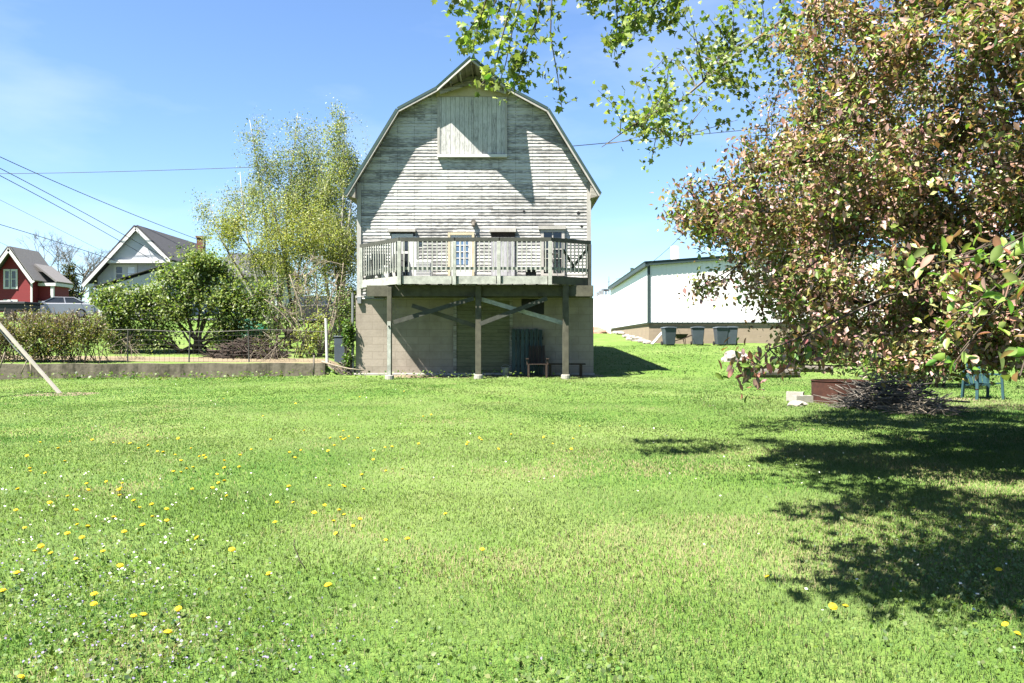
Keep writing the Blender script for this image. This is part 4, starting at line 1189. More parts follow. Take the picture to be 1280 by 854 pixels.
# spindly weeds at the fence
for px, lab in ((150, 'thin dry weed stalks at the fence left of the big bush'), (335, 'thin dry weed stalks at the fence right of the brush heap')):
    Y = 28.6
    broad_plant('dry_weeds', lab, 'weeds', (px-640)*Y/1000, Y, [(tuple(at(px, 430, Y)), (0.9, 0.35, 0.5), 55)], br_pal, [3, 3, 1, 1], 0.05, 3, 0.08, 0.004, M['pale_bark'], 16, 0.008, base_spread=0.55)

# ------------------------------------------------------------------ retaining wall, fence, leaning bits
def retaining():
    m = MB()
    xs = np.linspace(-17.5, -6.45, 16)
    for i in range(len(xs)-1):
        x0, x1 = xs[i], xs[i+1]; y0, y1 = WALL_T + float(skew(x0)), WALL_T + float(skew(x1))
        za, zb = 0.86 + 0.015*math.sin(i*2.1), 0.86 + 0.015*math.sin((i+1)*2.1)
        a, b = (x0, y0, 0.05), (x1, y1, 0.05); c, d = (x1, y1, zb), (x0, y0, za)
        a2, b2, c2, d2 = [(p[0], p[1]+0.26, p[2]) for p in (a, b, c, d)]
        m.quad(a, b, c, d); m.quad(a2, b2, c2, d2); m.quad(d, c, c2, d2); m.quad(a, b, b2, a2)
        if i == 0: m.quad(a, d, d2, a2)
        if i == len(xs)-2: m.quad(b, c, c2, b2)
    o = m.build('retaining_wall', M['retaining'], origin=(-12, 27, 0))
    tag(o, 'low old grey concrete retaining wall along the left edge of the lawn', 'wall')
    t = thing('wire_fence', 'sagging wire fence standing along the top of the retaining wall', 'fence', (-11, 28.3, 0.9))
    def fy(x): return WALL_T + 0.75 + float(skew(x))
    px_ = [-15.2, -13.2, -11.2, -9.2]
    for x in px_:
        m = MB(); m.tube([(x, fy(x), 0.8), (x+0.02+0.05*math.sin(x*5), fy(x), 2.0)], 0.024, 7); m.build('post', M['wire_grey'], t)
    X = (408.5-640)*.0283; m = MB(); m.tube([(X+0.02, 28.3, 0.7), (X-0.03, 28.3, 2.42)], 0.05, 8); m.build('post', M['white'], t)
    m = MB(); m.tube([(x, fy(x), 1.97 + 0.04*math.sin(x*1.3)) for x in np.linspace(-15.2, X, 24)], 0.009, 5); m.build('top_rail', M['wire_grey'], t)
    m = MB()
    for x in np.arange(-15.2, X, 0.16): m.tube([(x, fy(x), 0.9), (x, fy(x), 1.98)], 0.004, 3, cap=False)
    for z in np.arange(1.0, 1.98, 0.16): m.tube([(x, fy(x)+0.005, z + 0.02*math.sin(x*1.5+z*5)) for x in np.linspace(-15.2, X, 10)], 0.004, 3, cap=False)
    m.build('wire_mesh', M['wire_grey'], t)
retaining()

def swing():
    t = thing('swing_frame', 'old white pole frame leaning in from the left edge of the lawn', 'swing frame', (-13.2, 20, 0.27))
    base = at(75, 492, 20.2); apex = Vector((-13.55, 20.2, 2.72))
    m = MB(); m.bar(base, apex, 0.09, 0.06); m.build('leg', M['board_white'], t)
    m = MB(); m.bar(Vector((-15.7, 20.2, 0.25)), apex + Vector((-0.05, 0, 0)), 0.09, 0.06); m.build('leg', M['board_white'], t)
    m = MB(); m.bar(apex + Vector((0, 0.1, 0.03)), apex + Vector((0, -3.2, 0.03)), 0.09, 0.09); m.build('crossbar', M['board_white'], t)
    for x in (-11.6, -15.7):
        m = MB(); m.bar(Vector((x-0.6 if x > -12 else x, 17.1, 0.2)), apex + Vector((0, -3.1, -0.02)), 0.09, 0.06); m.build('leg', M['board_white'], t)
    m = MB(); m.tube([at(36, 452, 20.25), at(20, 437, 20.25), at(-12, 398, 20.25)], 0.018, 6); m.build('brace', M['galv'], t)
swing()
def lay(name, label, cat, p, q, w, h, mat, group=None):
    m = MB(); m.bar(p, q, w, h); o = m.build(name, mat); return tag(o, label, cat, group)
def stick(name, label, cat, pts, r0, r1, mat, group=None):
    m = MB(); m.tube(pts, taper(r0, r1, len(pts)), 6); o = m.build(name, mat, smooth=True); return tag(o, label, cat, group)
stick('fallen_branch', 'pale bent branch lying from the wall end to the barn corner', 'branch', [at(402, 452, 27.7), at(418, 457, 27.6), at(436, 461, 27.5), at(455, 463, 27.4)], 0.04, 0.02, M['pale_bark'])
stick('wooden_stake', 'thin upright stake at the right end of the retaining wall', 'stake', [at(392, 470, 27.3), at(392.5, 444, 27.3)], 0.03, 0.025, M['grey_bark'])
for i, (a, b) in enumerate((((26, 468), (36, 445)), ((40, 470), (37, 452)), ((0, 460), (6, 440)))):
    stick('dead_cane', ['pale dead cane leaning left below the white pole', 'pale upright dead cane just right of the leaning one', 'pale dead cane at the far left edge'][i], 'cane', [at(*a, 25.3), at(*b, 25.4)], 0.02, 0.012, M['pale_bark'], 'dead canes by the wall')

def twig_heap(name, label, cat, c, r, n, mat, seed, lmin=0.4, lmax=1.3, rr=0.012, group=None):
    rg = random.Random(seed); m = MB(); g = G(c[0], c[1])
    for _ in range(n):
        a = rg.uniform(0, 6.283); k = math.sqrt(rg.random())
        x = c[0] + r[0]*k*math.cos(a); y = c[1] + r[1]*k*math.sin(a)
        z = G(x, y) + r[2]*(1-k**1.5)*rg.random() + 0.02
        th = rg.uniform(0, 6.283); L = rg.uniform(lmin, lmax); el = rg.gauss(0, 0.28)
        d = Vector((math.cos(th)*math.cos(el), math.sin(th)*math.cos(el), math.sin(el)))*L*0.5
        p = Vector((x, y, z)); p1 = p-d; p2 = p+d
        p1.z = max(p1.z, G(p1.x, p1.y)+0.005); p2.z = max(p2.z, G(p2.x, p2.y)+0.005)
        mid = p + Vector((rg.gauss(0, 0.05), rg.gauss(0, 0.05), rg.gauss(0, 0.05)))*L
        ra = rr*rg.uniform(0.5, 1.8); m.tube([p1, mid, p2], [ra, ra*0.8, ra*0.4], 5)
    o = m.build(name, mat, smooth=True); return tag(o, label, cat, group)
twig_heap('brush_heap', 'dark heap of dead brush behind the wall right of the big bush', 'brush pile', ((308-640)*.0296, 29.6, 0), (1.4, 0.6, 0.75), 420, M['brown_wood'], 3, 0.3, 1.0, 0.018)
twig_heap('leaf_litter', 'low tangle of dead stems between the wall end and the barn', 'brush pile', ((432-640)*.028, 28.1, 0), (0.6, 0.4, 0.5), 110, M['grey_bark'], 5, 0.2, 0.7, 0.012)

def heap(name, label, cat, c, r, mat, seed, amp=0.25, group=None, sub=3, kind=None):
    import bmesh
    from mathutils import noise as mnoise
    bm = bmesh.new(); bmesh.ops.create_icosphere(bm, subdivisions=sub, radius=1.0)
    for v in bm.verts:
        n = mnoise.noise(v.co*1.3 + Vector((seed, 0, 0))) + 0.5*mnoise.noise(v.co*3.1 + Vector((0, seed, 0)))
        v.co *= 1 + amp*n
        v.co = Vector((v.co.x*r[0], v.co.y*r[1], v.co.z*r[2]))
    me = bpy.data.meshes.new(name); bm.to_mesh(me); bm.free(); me.materials.append(mat)
    o = link_mesh(name, me); o.location = c; BASE[o.name] = Vector(c)
    return tag(o, label, cat, group, kind)
X = (305-640)*.037; heap('tarp_pile', 'green tarpaulin heap on the grass behind the big bush', 'tarpaulin', (X, 37, G(X, 37)+0.3), (1.1, 0.8, 0.65), M['tarp'], 4)
t = thing('garbage_bin', 'blue grey plastic bin behind the vine at the barn corner', 'bin', ((426-640)*.0295, 29.5, G(-6.6, 29.5)))
X = (426-640)*.0295; g = G(X, 29.5)
m = MB(); m.box(X-0.2, X+0.2, 29.3, 29.7, 0.8, 1.75); m.build('body', M['bin'], t, bevel=0.03)
m = MB(); m.box(X-0.22, X+0.22, 29.28, 29.72, 1.752, 1.81); m.build('lid', M['bin'], t, bevel=0.02)

# ------------------------------------------------------------------ cars
def car(name, label, body_mat, L=4.6, W=1.8, H=1.42, hatch=False, loc=(0, 0, 0), rz=0):
    t = thing(name, label, 'car', (0, 0, 0))
    h = L/2
    # side outline (x forward, z)
    low = [(-h, 0.42), (-h+0.02, 0.78), (-h+0.25, 0.98), (-0.95 if not hatch else -h+0.2, 1.0 if not hatch else 1.05), (0.85, 0.98), (h-0.45, 0.82), (h-0.06, 0.68), (h, 0.45), (h-0.08, 0.24), (-h+0.1, 0.24)]
    m = MB()
    secs = [(-W/2, 0.93, -0.02), (-W/2+0.06, 0.985, 0.01), (-W*0.3, 1.0, 0.03), (0, 1.0, 0.04), (W*0.3, 1.0, 0.03), (W/2-0.06, 0.985, 0.01), (W/2, 0.93, -0.02)]
    rings = []
    for y, s, dz in secs:
        idx = []
        for x, z in low:
            m.v.append((x*s, y, z + (dz if z > 0.6 else 0))); idx.append(len(m.v)-1)
        rings.append(idx)
    for a, b in zip(rings, rings[1:]):
        for i in range(len(a)):
            j = (i+1) % len(a); m.f.append((a[i], a[j], b[j], b[i])); m.mi.append(0)
    m.f.append(tuple(rings[0])); m.f.append(tuple(rings[-1][::-1])); m.mi += [0, 0]
    body = m.build('body', body_mat, t, bevel=0.03)
    # glasshouse
    rb, rf = (-h+0.35, 1.0) if hatch else (-1.75, 1.05)
    tb, tf = (-h+0.6, 0.15) if hatch else (-0.95, 0.25)
    def cab(s0, s1, z0, z1, x_in=0.0):
        k = MB(); b = [(rb+x_in, -W/2+s0), (rf-x_in, -W/2+s0), (rf-x_in, W/2-s0), (rb+x_in, W/2-s0)]; tt = [(tb, -W/2+s1), (tf, -W/2+s1), (tf, W/2-s1), (tb, W/2-s1)]
        n = 0; k.v += [(x, y, z0) for x, y in b] + [(x, y, z1) for x, y in tt]
        k.f += [(0,1,2,3), (7,6,5,4), (0,4,5,1), (1,5,6,2), (2,6,7,3), (3,7,4,0)]; k.mi += [0]*6
        return k
    cab(0.10, 0.27, 0.95, H-0.05).build('window', M['glass'], t, bevel=0.03)
    k = MB(); k.box(tb-0.03, tf+0.05, -W/2+0.25, W/2-0.25, H-0.052, H); k.build('roof', body_mat, t, bevel=0.03)
    for s in (-1, 1):
        k = MB()
        for p, q in (((rf-0.02, 0.97), (tf, H-0.03)), ((rb+0.02, 0.97), (tb, H-0.03)), ((-0.45, 0.97), (-0.35, H-0.03))):
            k.bar((p[0], s*(W/2-0.095), p[1]), (q[0], s*(W/2-0.255), q[1]), 0.05, 0.06)
        k.build('pillar', body_mat, t)
        k = MB(); k.box(h-0.28, h-0.03, s*(W/2-0.35)-0.2, s*(W/2-0.35)+0.2, 0.60, 0.72); k.build('headlight', M['lens'], t, bevel=0.03)
        k = MB(); k.box(0.72, 0.9, s*(W/2+0.08)-0.08, s*(W/2+0.08)+0.08, 0.98, 1.10); k.build('mirror', body_mat, t, bevel=0.03)
        for x in (h-0.88, -h+0.95):
            k = MB(); c = Vector((x, s*(W/2-0.10), 0.32)); k.tube([c - Vector((0, 0.115, 0)), c + Vector((0, 0.115, 0))], 0.32, 20); w = k.build('wheel', M['tyre'], t)
            k = MB(); c2 = c + Vector((0, s*0.117, 0)); k.tube([c2, c2 + Vector((0, s*0.012, 0))], 0.21, 16); k.build('rim', M['galv'], w)
    k = MB(); k.box(h-0.06, h+0.012, -0.55, 0.55, 0.40, 0.56); k.build('grille', M['black_plastic'], t, bevel=0.01)
    t.location = loc; t.rotation_euler.z = rz
    return t
X = (74-640)*.054; car('parked_car', 'silver grey sedan parked on the drive between the red and grey houses', M['silver'], loc=(X, 54, G(X, 54)+0.03), rz=R(180+24))
X = (428-640)*.052; car('parked_car', 'white hatchback glimpsed behind the shrubs just left of the barn', M['white_car'], hatch=True, L=4.2, H=1.5, loc=(X, 52, G(X, 52)+0.02), rz=R(185))
X = (383-640)*.050; car('parked_car', 'dark car glimpsed behind the bare shrub', M['black_plastic'], hatch=True, L=4.5, H=1.6, loc=(X, 50, G(X, 50)+0.02), rz=R(170))
X = (12-640)*.05; gg = G(X, 50)
t = thing('utility_trailer', 'dark grey flat topped trailer parked left of the silver sedan', 'trailer', (X, 50, gg))
m = MB(); m.box(X-2.2, X+1.35, 49.2, 51, gg+0.55, gg+0.98); m.build('box', M['black_plastic'], t, bevel=0.03)
m = MB(); m.box(X-2.3, X+1.5, 49.1, 51.1, gg+0.982, gg+1.12); m.build('cover', M['shingle_dark'], t, bevel=0.02)
m = MB(); m.box(X-2.3, X+0.5, 49.3, 49.5, gg+1.122, gg+1.19); m.build('strap_rail', M['white'], t)
for x in (X-1.0, X+0.6):
    m = MB(); m.tube([(x, 49.05, gg+0.32), (x, 49.3, gg+0.32)], 0.32, 16); m.build('wheel', M['tyre'], t)
m = MB(); m.bar((X+1.3, 50, gg+0.5), (X+2.0, 50, gg+0.45), 0.08, 0.08); m.build('tow_bar', M['galv'], t)

# ------------------------------------------------------------------ houses
def win(parent, x0, x1, z0, z1, y, fw=0.12, fm='white', gm='glass', sash=True):
    m = MB(); m.box(x0-fw, x0, y-0.07, y, z0-fw, z1+fw); m.box(x1, x1+fw, y-0.07, y, z0-fw, z1+fw); m.box(x0, x1, y-0.068, y, z1, z1+fw); m.box(x0, x1, y-0.068, y, z0-fw, z0)
    if sash: m.box(x0, x1, y-0.05, y, (z0+z1)/2-0.035, (z0+z1)/2+0.035)
    w = m.build('window', M[fm], parent)
    m = MB(); m.box(x0, x1, y-0.03, y-0.001, z0, z1); m.build('pane', M[gm], w)
def gslab(m, p, q, y0, y1, th=0.16):
    (x0, z0), (x1, z1) = p, q
    dx, dz = x1-x0, z1-z0; L = math.hypot(dx, dz); nx, nz_ = -dz/L*th, dx/L*th
    if nz_ < 0: nx, nz_ = -nx, -nz_
    a = [(x0, y0, z0), (x1, y0, z1), (x1, y1, z1), (x0, y1, z0)]; b = [(x+nx, y, z+nz_) for x, y, z in a]
    m.quad(*a); m.quad(*b)
    for i in range(4):
        j = (i+1) % 4; m.quad(a[i], a[j], b[j], b[i])

def red_house():
    Y = 85.0; s = Y/1000
    def hx(px): return (px-640)*s
    def hz(py): return CAMZ + (427-py)*s
    g = G(hx(20), Y)
    t = thing('red_house', 'dark red house with white trim and steep pale roof at the left edge', 'house', (hx(20), Y, g))
    ap = (hx(17), hz(313)); wr = hx(40); wl = ap[0] - (wr-ap[0]); ez = hz(348)
    m = MB(); m.prism([(wl, g-0.5), (wr, g-0.5), (wr, ez), ap, (wl, ez)], Y, Y+4.0)
    m.build('wall', M['red'], t)
    m = MB(); er = (hx(47.5), hz(352)); el = (2*ap[0]-er[0], er[1]); rp = (ap[0], ap[1]+0.25)
    gslab(m, rp, er, Y-0.9, Y+4.3); gslab(m, rp, el, Y-0.9, Y+4.3)
    m.build('roof', M['shingle_grey'], t)
    for e in (el, er):
        m = MB(); m.bar((rp[0], Y-0.86, rp[1]-0.2), (e[0], Y-0.86, e[1]-0.2), 0.08, 0.42); m.build('barge_board', M['white'], t)
    for x0, x1 in ((7.0, 11.4), (15.2, 20.0)): win(t, hx(x0), hx(x1), hz(359), hz(339), Y-0.002, 0.2)
    for x0, x1 in ((7.0, 11.4), (15.2, 20.0)): win(t, hx(x0), hx(x1), hz(390), hz(377), Y-0.002, 0.2)
    m = MB(); m.box(wr-0.15, wr+0.06, Y-0.04, Y-0.003, g, ez); m.build('corner_board', M['white'], t)
    # recessed side wing with its own roof and a porch
    m = MB(); m.box(wr+0.02, hx(60), Y+1.2, Y+4, g-0.5, hz(357)); m.build('wall', M['red'], t)
    m = MB(); m.box(hx(39.5)+0.2, hx(64), Y+0.8, Y+4.2, hz(357)+0.02, hz(353)); m.build('eave', M['white'], t)
    m = MB(); gslab(m, (hx(64), hz(352.5)), (hx(36), hz(330)), Y+0.9, Y+4.1); m.build('roof', M['shingle_grey'], t)
    m = MB(); m.box(hx(57), hx(60.5), Y+0.9, Y+1.15, hz(376), hz(356.5)); m.build('porch_post', M['white'], t)
    m = MB(); m.prism([(hx(39.5)+0.3, hz(384)), (hx(84), hz(386)), (hx(84), hz(383)), (hx(39.5)+0.3, hz(375.5))], Y+0.7, Y+0.88); m.build('porch_rail', M['trim'], t)
    m = MB(); m.box(hx(41), hx(80), Y+0.72, Y+2.9, g-0.5, hz(385.9)); m.build('porch_base', M['black_plastic'], t)
red_house()

def grey_house():
    Y = 62.0; s = Y/1000
    def hx(px): return (px-640)*s
    def hz(py): return CAMZ + (427-py)*s
    g = G(hx(170), Y)
    t = thing('grey_house', 'light grey house with white trimmed gable and charcoal roof behind the big bush', 'house', (hx(170), Y, g))
    ap = (hx(172), hz(287)); le = (hx(112), hz(352)); re = (hx(211), hz(327)); wl = hx(117); wr = hx(209)
    m = MB(); m.prism([(wl, g-0.5), (wr, g-0.5), (wr, re[1]), ap, (wl, hz(346))], Y+0.6, Y+11)
    m.build('wall', M['grey_siding'], t)
    m = MB(); m.prism([(hx(136), hz(325)), (hx(210), hz(325)), ap], Y, Y+0.59); m.build('gable', M['grey_siding'], t)
    m = MB(); m.box(hx(134), hx(215), Y-0.2, Y+0.58, hz(329), hz(325)-0.003); m.build('cornice', M['white'], t)
    m = MB(); rp = (ap[0], ap[1]+0.2)
    gslab(m, rp, (hx(106), hz(356)), Y-0.35, Y+11.3); gslab(m, rp, (hx(216), hz(327)), Y-0.35, Y+11.3); m.build('roof', M['shingle_dark'], t)
    for e in ((hx(106), hz(356)), (hx(216), hz(327))):
        m = MB(); m.bar((rp[0], Y-0.33, rp[1]-0.14), (e[0], Y-0.33, e[1]-0.14), 0.07, 0.24); m.build('barge_board', M['white'], t)
    m = MB(); m.tube([(hx(201)+1.2, Y+5.5, hz(298)), (hx(201)+1.2, Y+5.5, hz(283))], 0.06, 8); m.build('vent_pipe', M['galv'], t)
    for x0, x1, gm in ((141, 148.5, 'glass'), (155, 164, 'lens')): win(t, hx(x0), hx(x1), hz(350), hz(333), Y+0.598, 0.2, gm=gm)
    for x0, x1 in ((143, 152),): win(t, hx(x0), hx(x1), hz(382), hz(370), Y+0.598, 0.22)
    m = MB(); m.box(hx(118), hx(160), Y+0.3, Y+0.597, hz(366), hz(362)); m.build('belt_board', M['white'], t)
    for x0 in (112, 125):
        m = MB(); m.box(hx(x0), hx(x0+3.5), Y-0.1, Y+0.15, g-0.3, hz(359.5)); m.build('porch_post', M['white'], t)
    m = MB(); m.box(hx(106), hx(119), Y-0.2, Y+0.55, hz(359), hz(355)); m.build('eave', M['white'], t)
    # lean-to roof rising to the right, in front
    m = MB(); gslab(m, (hx(128), hz(361)), (hx(216), hz(334)), Y-1.6, Y-0.4, 0.05); m.build('porch_roof', M['shingle_dark'], t)
    m = MB(); m.prism([(hx(134), hz(362)), (hx(215), hz(337.5)), (hx(215), hz(370)), (hx(134), hz(370))], Y-1.3, Y-0.45); m.build('porch_gable', M['grey_siding'], t)
    # rear wing and chimney
    m = MB(); m.box(hx(209), hx(300), Y+11.5, Y+19, g-0.5, hz(330)); m.build('wall', M['grey_siding'], t)
    m = MB(); zz = hz(311)+1.3; x0, x1 = hx(200), hx(300)
    m.quad((x0, Y+10.8, hz(332)), (x1, Y+10.8, hz(332)), (x1-1.2, Y+15, zz), (x0, Y+15, zz)); m.quad((x0, Y+19.5, hz(332)), (x1, Y+19.5, hz(332)), (x1-1.2, Y+15, zz), (x0, Y+15, zz)); m.quad((x1, Y+10.8, hz(332)), (x1, Y+19.5, hz(332)), (x1-1.2, Y+15, zz))
    m.build('roof', M['shingle_dark'], t)
    p = at(251.5, 311, Y+10); m = MB(); m.box(p.x-0.30, p.x+0.30, Y+9.7, Y+10.3, p.z-1.5, p.z+0.95); c = m.build('chimney', M['brick'], t)
    m = MB(); m.box(p.x-0.37, p.x+0.37, Y+9.63, Y+10.37, p.z+0.952, p.z+1.12); m.build('chimney_cap', M['brick'], c)
grey_house()

# ------------------------------------------------------------------ white metal building, right
def white_building():
    Y0 = 48.0; x0 = (810-640)*.048
    root = thing('white_building', 'long low white metal building with dark green trim on a tan block base', 'building', (0, 0, 0))
    gb = 1.2
    zf_ = CAMZ + (427-403)*.048; ze = CAMZ + (427-331)*.048
    W = 26.0; D = 22.5; slope = 0.072; rid = 12.5
    def zt(x): return ze + slope*min(x, 2*rid-x)
    # local frame: x to the right from the near left corner, y away
    m = MB(); m.prism([(0.02, zf_), (W, zf_), (W, zt(W)), (rid, zt(rid)), (0.02, ze)], 0.02, D)
    m.build('wall', M['metal_white'], root)
    m = MB()
    for k in range(int(W/0.3)):
        xx = 0.25 + k*0.3; m.box(xx-0.015, xx+0.015, 0.0, 0.018, zf_+0.05, zt(xx)-0.06)
    m.build('panel_rib', M['metal_white'], root)
    m = MB(); m.box(0.06, W, 0.07, D-0.3, 0.2, zf_-0.012); m.build('foundation', M['tan_block'], root)
    m = MB(); m.bar((-0.16, -0.14, ze+0.06), (rid, -0.14, zt(rid)+0.06), 0.12, 0.24); m.build('fascia', M['trim_green'], root)
    m = MB(); m.bar((-0.11, -0.2, ze+0.04), (-0.11, D, ze+0.04), 0.2, 0.28); m.build('gutter', M['trim_green'], root)
    m = MB(); m.box(-0.03, 0.13, -0.03, 0.0, zf_, ze-0.08); m.box(-0.03, -0.002, 0.0, 0.13, zf_, ze-0.08); m.build('corner_trim', M['trim_green'], root)
    m = MB(); m.box(-0.035, W, -0.035, 0.018, zf_-0.06, zf_-0.002); m.box(-0.035, 0.018, 0.019, D, zf_-0.06, zf_-0.002); m.build('base_trim', M['trim_green'], root)
    m = MB(); th = 0.06
    m.quad((-0.25, -0.25, ze+0.18), (rid, -0.25, zt(rid)+0.18), (rid, D, zt(rid)+0.18), (-0.25, D, ze+0.18))
    m.quad((rid, -0.25, zt(rid)+0.18), (W, -0.25, ze+0.2), (W, D, ze+0.2), (rid, D, zt(rid)+0.18)); m.build('roof', M['metal_white'], root)
    m = MB(); m.tube([(2.6, 5.5, ze+0.2), (2.6, 5.5, ze+1.75)], 0.28, 12); m.build('vent_stack', M['white'], root)
    m = MB(); m.tube([(0.7, 13, ze), (0.7, 13, ze+1.0)], 0.13, 8); m.build('vent_pipe', M['trim_green'], root)
    # lower rear block
    m = MB(); m.box(-0.9, 12, D+0.05, D+14, 1.0, ze-0.5); m.build('rear_block', M['metal_white'], root)
    for k in range(3):
        m = MB(); m.tube([(-0.5, D+2+k*2.5, ze-0.5), (-0.5, D+2+k*2.5, ze+0.15)], 0.12, 8); m.build('vent_pipe', M['galv'], root)
    root.location = (x0, Y0, 0); root.rotation_euler.z = R(-1.26)
white_building()

def trash_cart():
    t = thing('trash_cart', '', 'trash cart', (0, 0, 0), 'wheeled carts by the white building')
    m = MB(); a = [(-0.27, -0.26), (0.27, -0.26), (0.27, 0.24), (-0.27, 0.24)]; b = [(-0.35, -0.36), (0.35, -0.36), (0.35, 0.36), (-0.35, 0.36)]
    m.v += [(x, y, 0.06) for x, y in a] + [(x, y, 1.0) for x, y in b]
    m.f += [(3,2,1,0), (4,5,6,7)] + [(i, (i+1) % 4, 4+(i+1) % 4, 4+i) for i in range(4)]; m.mi += [0]*6
    m.build('body', M['bin'], t, bevel=0.03)
    m = MB(); m.prism([(-0.38, 1.005), (0.38, 1.005), (0.36, 1.06), (0.15, 1.10), (-0.15, 1.10), (-0.36, 1.06)], -0.40, 0.40); m.build('lid', M['bin'], t, bevel=0.015)
    m = MB(); m.tube([(-0.28, 0.43, 0.95), (-0.28, 0.48, 1.0), (0.28, 0.48, 1.0), (0.28, 0.43, 0.95)], 0.02, 6); m.build('handle', M['black_plastic'], t)
    for s in (-1, 1):
        m = MB(); m.tube([(s*0.30, 0.26, 0.13), (s*0.36, 0.26, 0.13)], 0.13, 14); m.build('wheel', M['tyre'], t)
    return t
tc0 = trash_cart()
for i, (px, lab, rz) in enumerate(((836, 'slate blue trash cart beside the leaning white board', 0.15), (872, 'slate blue trash cart standing alone right of the small mower', -0.1), (901, 'slate blue trash cart left of the pair half hidden by leaves', 0.05), (914, 'rightmost slate blue trash cart, half hidden by crabapple leaves', -0.2))):
    o = tc0 if i == 0 else copy_tree(tc0)
    X = (px-640)*.0462; o.location = (X, 46.2, G(X, 46.2)-0.02); o.rotation_euler.z = rz; o['label'] = lab
p = at(815, 434, 46.6); q = at(832, 411, 47.5); lay('white_board', 'long pale board leaning on the tan block base', 'board', Vector((p.x, p.y, G(p.x, p.y)+0.03)), q, 0.2, 0.04, M['board_white'])
X = (851-640)*.0464; g = G(X, 46.4)
t = thing('wheelbarrow', 'small dark wheelbarrow between two trash carts', 'wheelbarrow', (X, 46.4, g))
m = MB(); a = [(-0.25, -0.2), (0.25, -0.2), (0.25, 0.2), (-0.25, 0.2)]; n0 = len(m.v)
m.v += [(X+x*0.8, 46.4+y*0.8, g+0.36) for x, y in a] + [(X+x*1.5, 46.4+y*1.5, g+0.64) for x, y in a]; m.f += [(3,2,1,0)] + [(i, (i+1) % 4, 4+(i+1) % 4, 4+i) for i in range(4)]; m.mi += [0]*5
m.build('tray', M['black_plastic'], t)
m = MB(); m.tube([(X-0.52, 46.36, g+0.2), (X-0.52, 46.44, g+0.2)], 0.2, 16); m.build('wheel', M['tyre'], t)
for s in (-1, 1):
    m = MB(); m.tube([(X-0.55, 46.4+s*0.06, g+0.2), (X+0.1, 46.4+s*0.22, g+0.36), (X+0.75, 46.4+s*0.28, g+0.62)], 0.02, 6); m.tube([(X+0.25, 46.4+s*0.22, g), (X+0.2, 46.4+s*0.22, g+0.38)], 0.02, 6); m.build('handle', M['brown_wood'], t)
rocks = [(776, 420, 60, .35), (783, 423, 56, .3), (790, 427, 53, .35), (797, 431, 50.5, .4), (803, 433, 49, .3), (786, 427, 52, .22), (770, 418, 64, .3), (809, 434, 47.6, .28)]
rl = ['smallest pale rock low on the bank', 'rounded pale rock halfway up the bank']
for i, (px, py, Y, r) in enumerate(rocks):
    X = (px-640)*Y/1000; o = heap('rock', 'pale rock lying along the block base on the grassy bank', 'rock', (X, Y, G(X, Y)+r*0.25), (r, r*0.8, r*0.55), M['rock'], i*3.3, 0.35, 'rocks along the white building', 2)
X = (918-640)*.034; heap('boulder', 'large pale boulder on the lawn at the left tip of the crabapple', 'boulder', (X, 34, G(X, 34)+0.15), (0.55, 0.4, 0.32), M['rock'], 9.1, 0.35)
def log(px, py, Y, L, r, rz, lab):
    X = (px-640)*Y/1000; g = G(X, Y); d = Vector((math.cos(rz), math.sin(rz), 0))*L/2; p = Vector((X, Y, g+r*0.9))
    t = thing('log', lab, 'log', (X, Y, g), 'logs under the crabapple')
    m = MB(); m.tube([p-d, p+Vector((0, 0, 0.02)), p+d], [r, r*0.96, r*0.9], 12); m.build('trunk', M['grey_bark'], t, smooth=False)
    for s in (-1, 1):
        m = MB(); m.tube([p+d*s*1.0, p+d*s*1.01], r*0.8, 12); m.build('cut_face', M['pale_bark'], t)
log(965, 462, 27.0, 1.9, 0.16, 0.15, 'longer pale log lying behind the fire ring')
log(1015, 452, 29.0, 1.4, 0.14, -0.3, 'shorter log behind and right of the longer one')
def cinder(px, Y, rz, lab, flat=False):
    X = (px-640)*Y/1000; g = G(X, Y)
    m = MB(); m.box(-0.2, 0.2, -0.1, 0.1, 0, 0.05); m.box(-0.2, 0.2, -0.1, -0.065, 0.05, 0.19); m.box(-0.2, 0.2, 0.065, 0.1, 0.05, 0.19)
    for x in (-0.2, -0.02, 0.16): m.box(x, x+0.04, -0.065, 0.065, 0.05, 0.19)
    o = m.build('cinder_block', M['concrete'], origin=(0, 0, 0)); o.location = (X, Y, g-0.02); o.rotation_euler.z = rz
    tag(o, lab, 'block', 'blocks beside the fire ring'); return o
cinder(1003, 17.6, 0.2, 'cinder block touching the rusty fire ring')
o = cinder(994, 17.9, -0.5, 'cinder block set on the far side of the fire ring'); o.scale = (0.9, 0.9, 1.3)
heap('flat_stone', 'flat grey stone in the grass in front of the cinder blocks', 'stone', ((1000-640)*.0167, 16.9, G(6, 16.9)+0.05), (0.2, 0.15, 0.09), M['rock'], 2.2, 0.3, None, 2)
X = (1050-640)*.0178; g = G(X, 17.8)
t = thing('fire_ring', 'dark rusty steel fire ring under the crabapple', 'fire ring', (X, 17.8, g))
m = MB(); n = 40
for r_, rr in ((0.60, 1), (0.585, -1)): pass
m.lathe((X, 17.8, g-0.03), [(0.585, 0.02), (0.60, 0.0), (0.60, 0.52), (0.615, 0.53), (0.615, 0.545), (0.585, 0.545), (0.585, 0.05)], n); m.build('ring', M['rust'], t, smooth=False)
m = MB(); m.lathe((X, 17.8, g+0.02), [(0.58, 0), (0.5, 0.05), (0.1, 0.09)], 20); m.build('ash', M['grey_bark'], t)
twig_heap('brush_pile', 'grey heap of cut branches right of the fire ring', 'brush pile', ((1118-640)*.0163, 16.4, 0), (1.0, 0.75, 0.85), 420, M['grey_bark'], 11, 0.4, 1.5, 0.011)
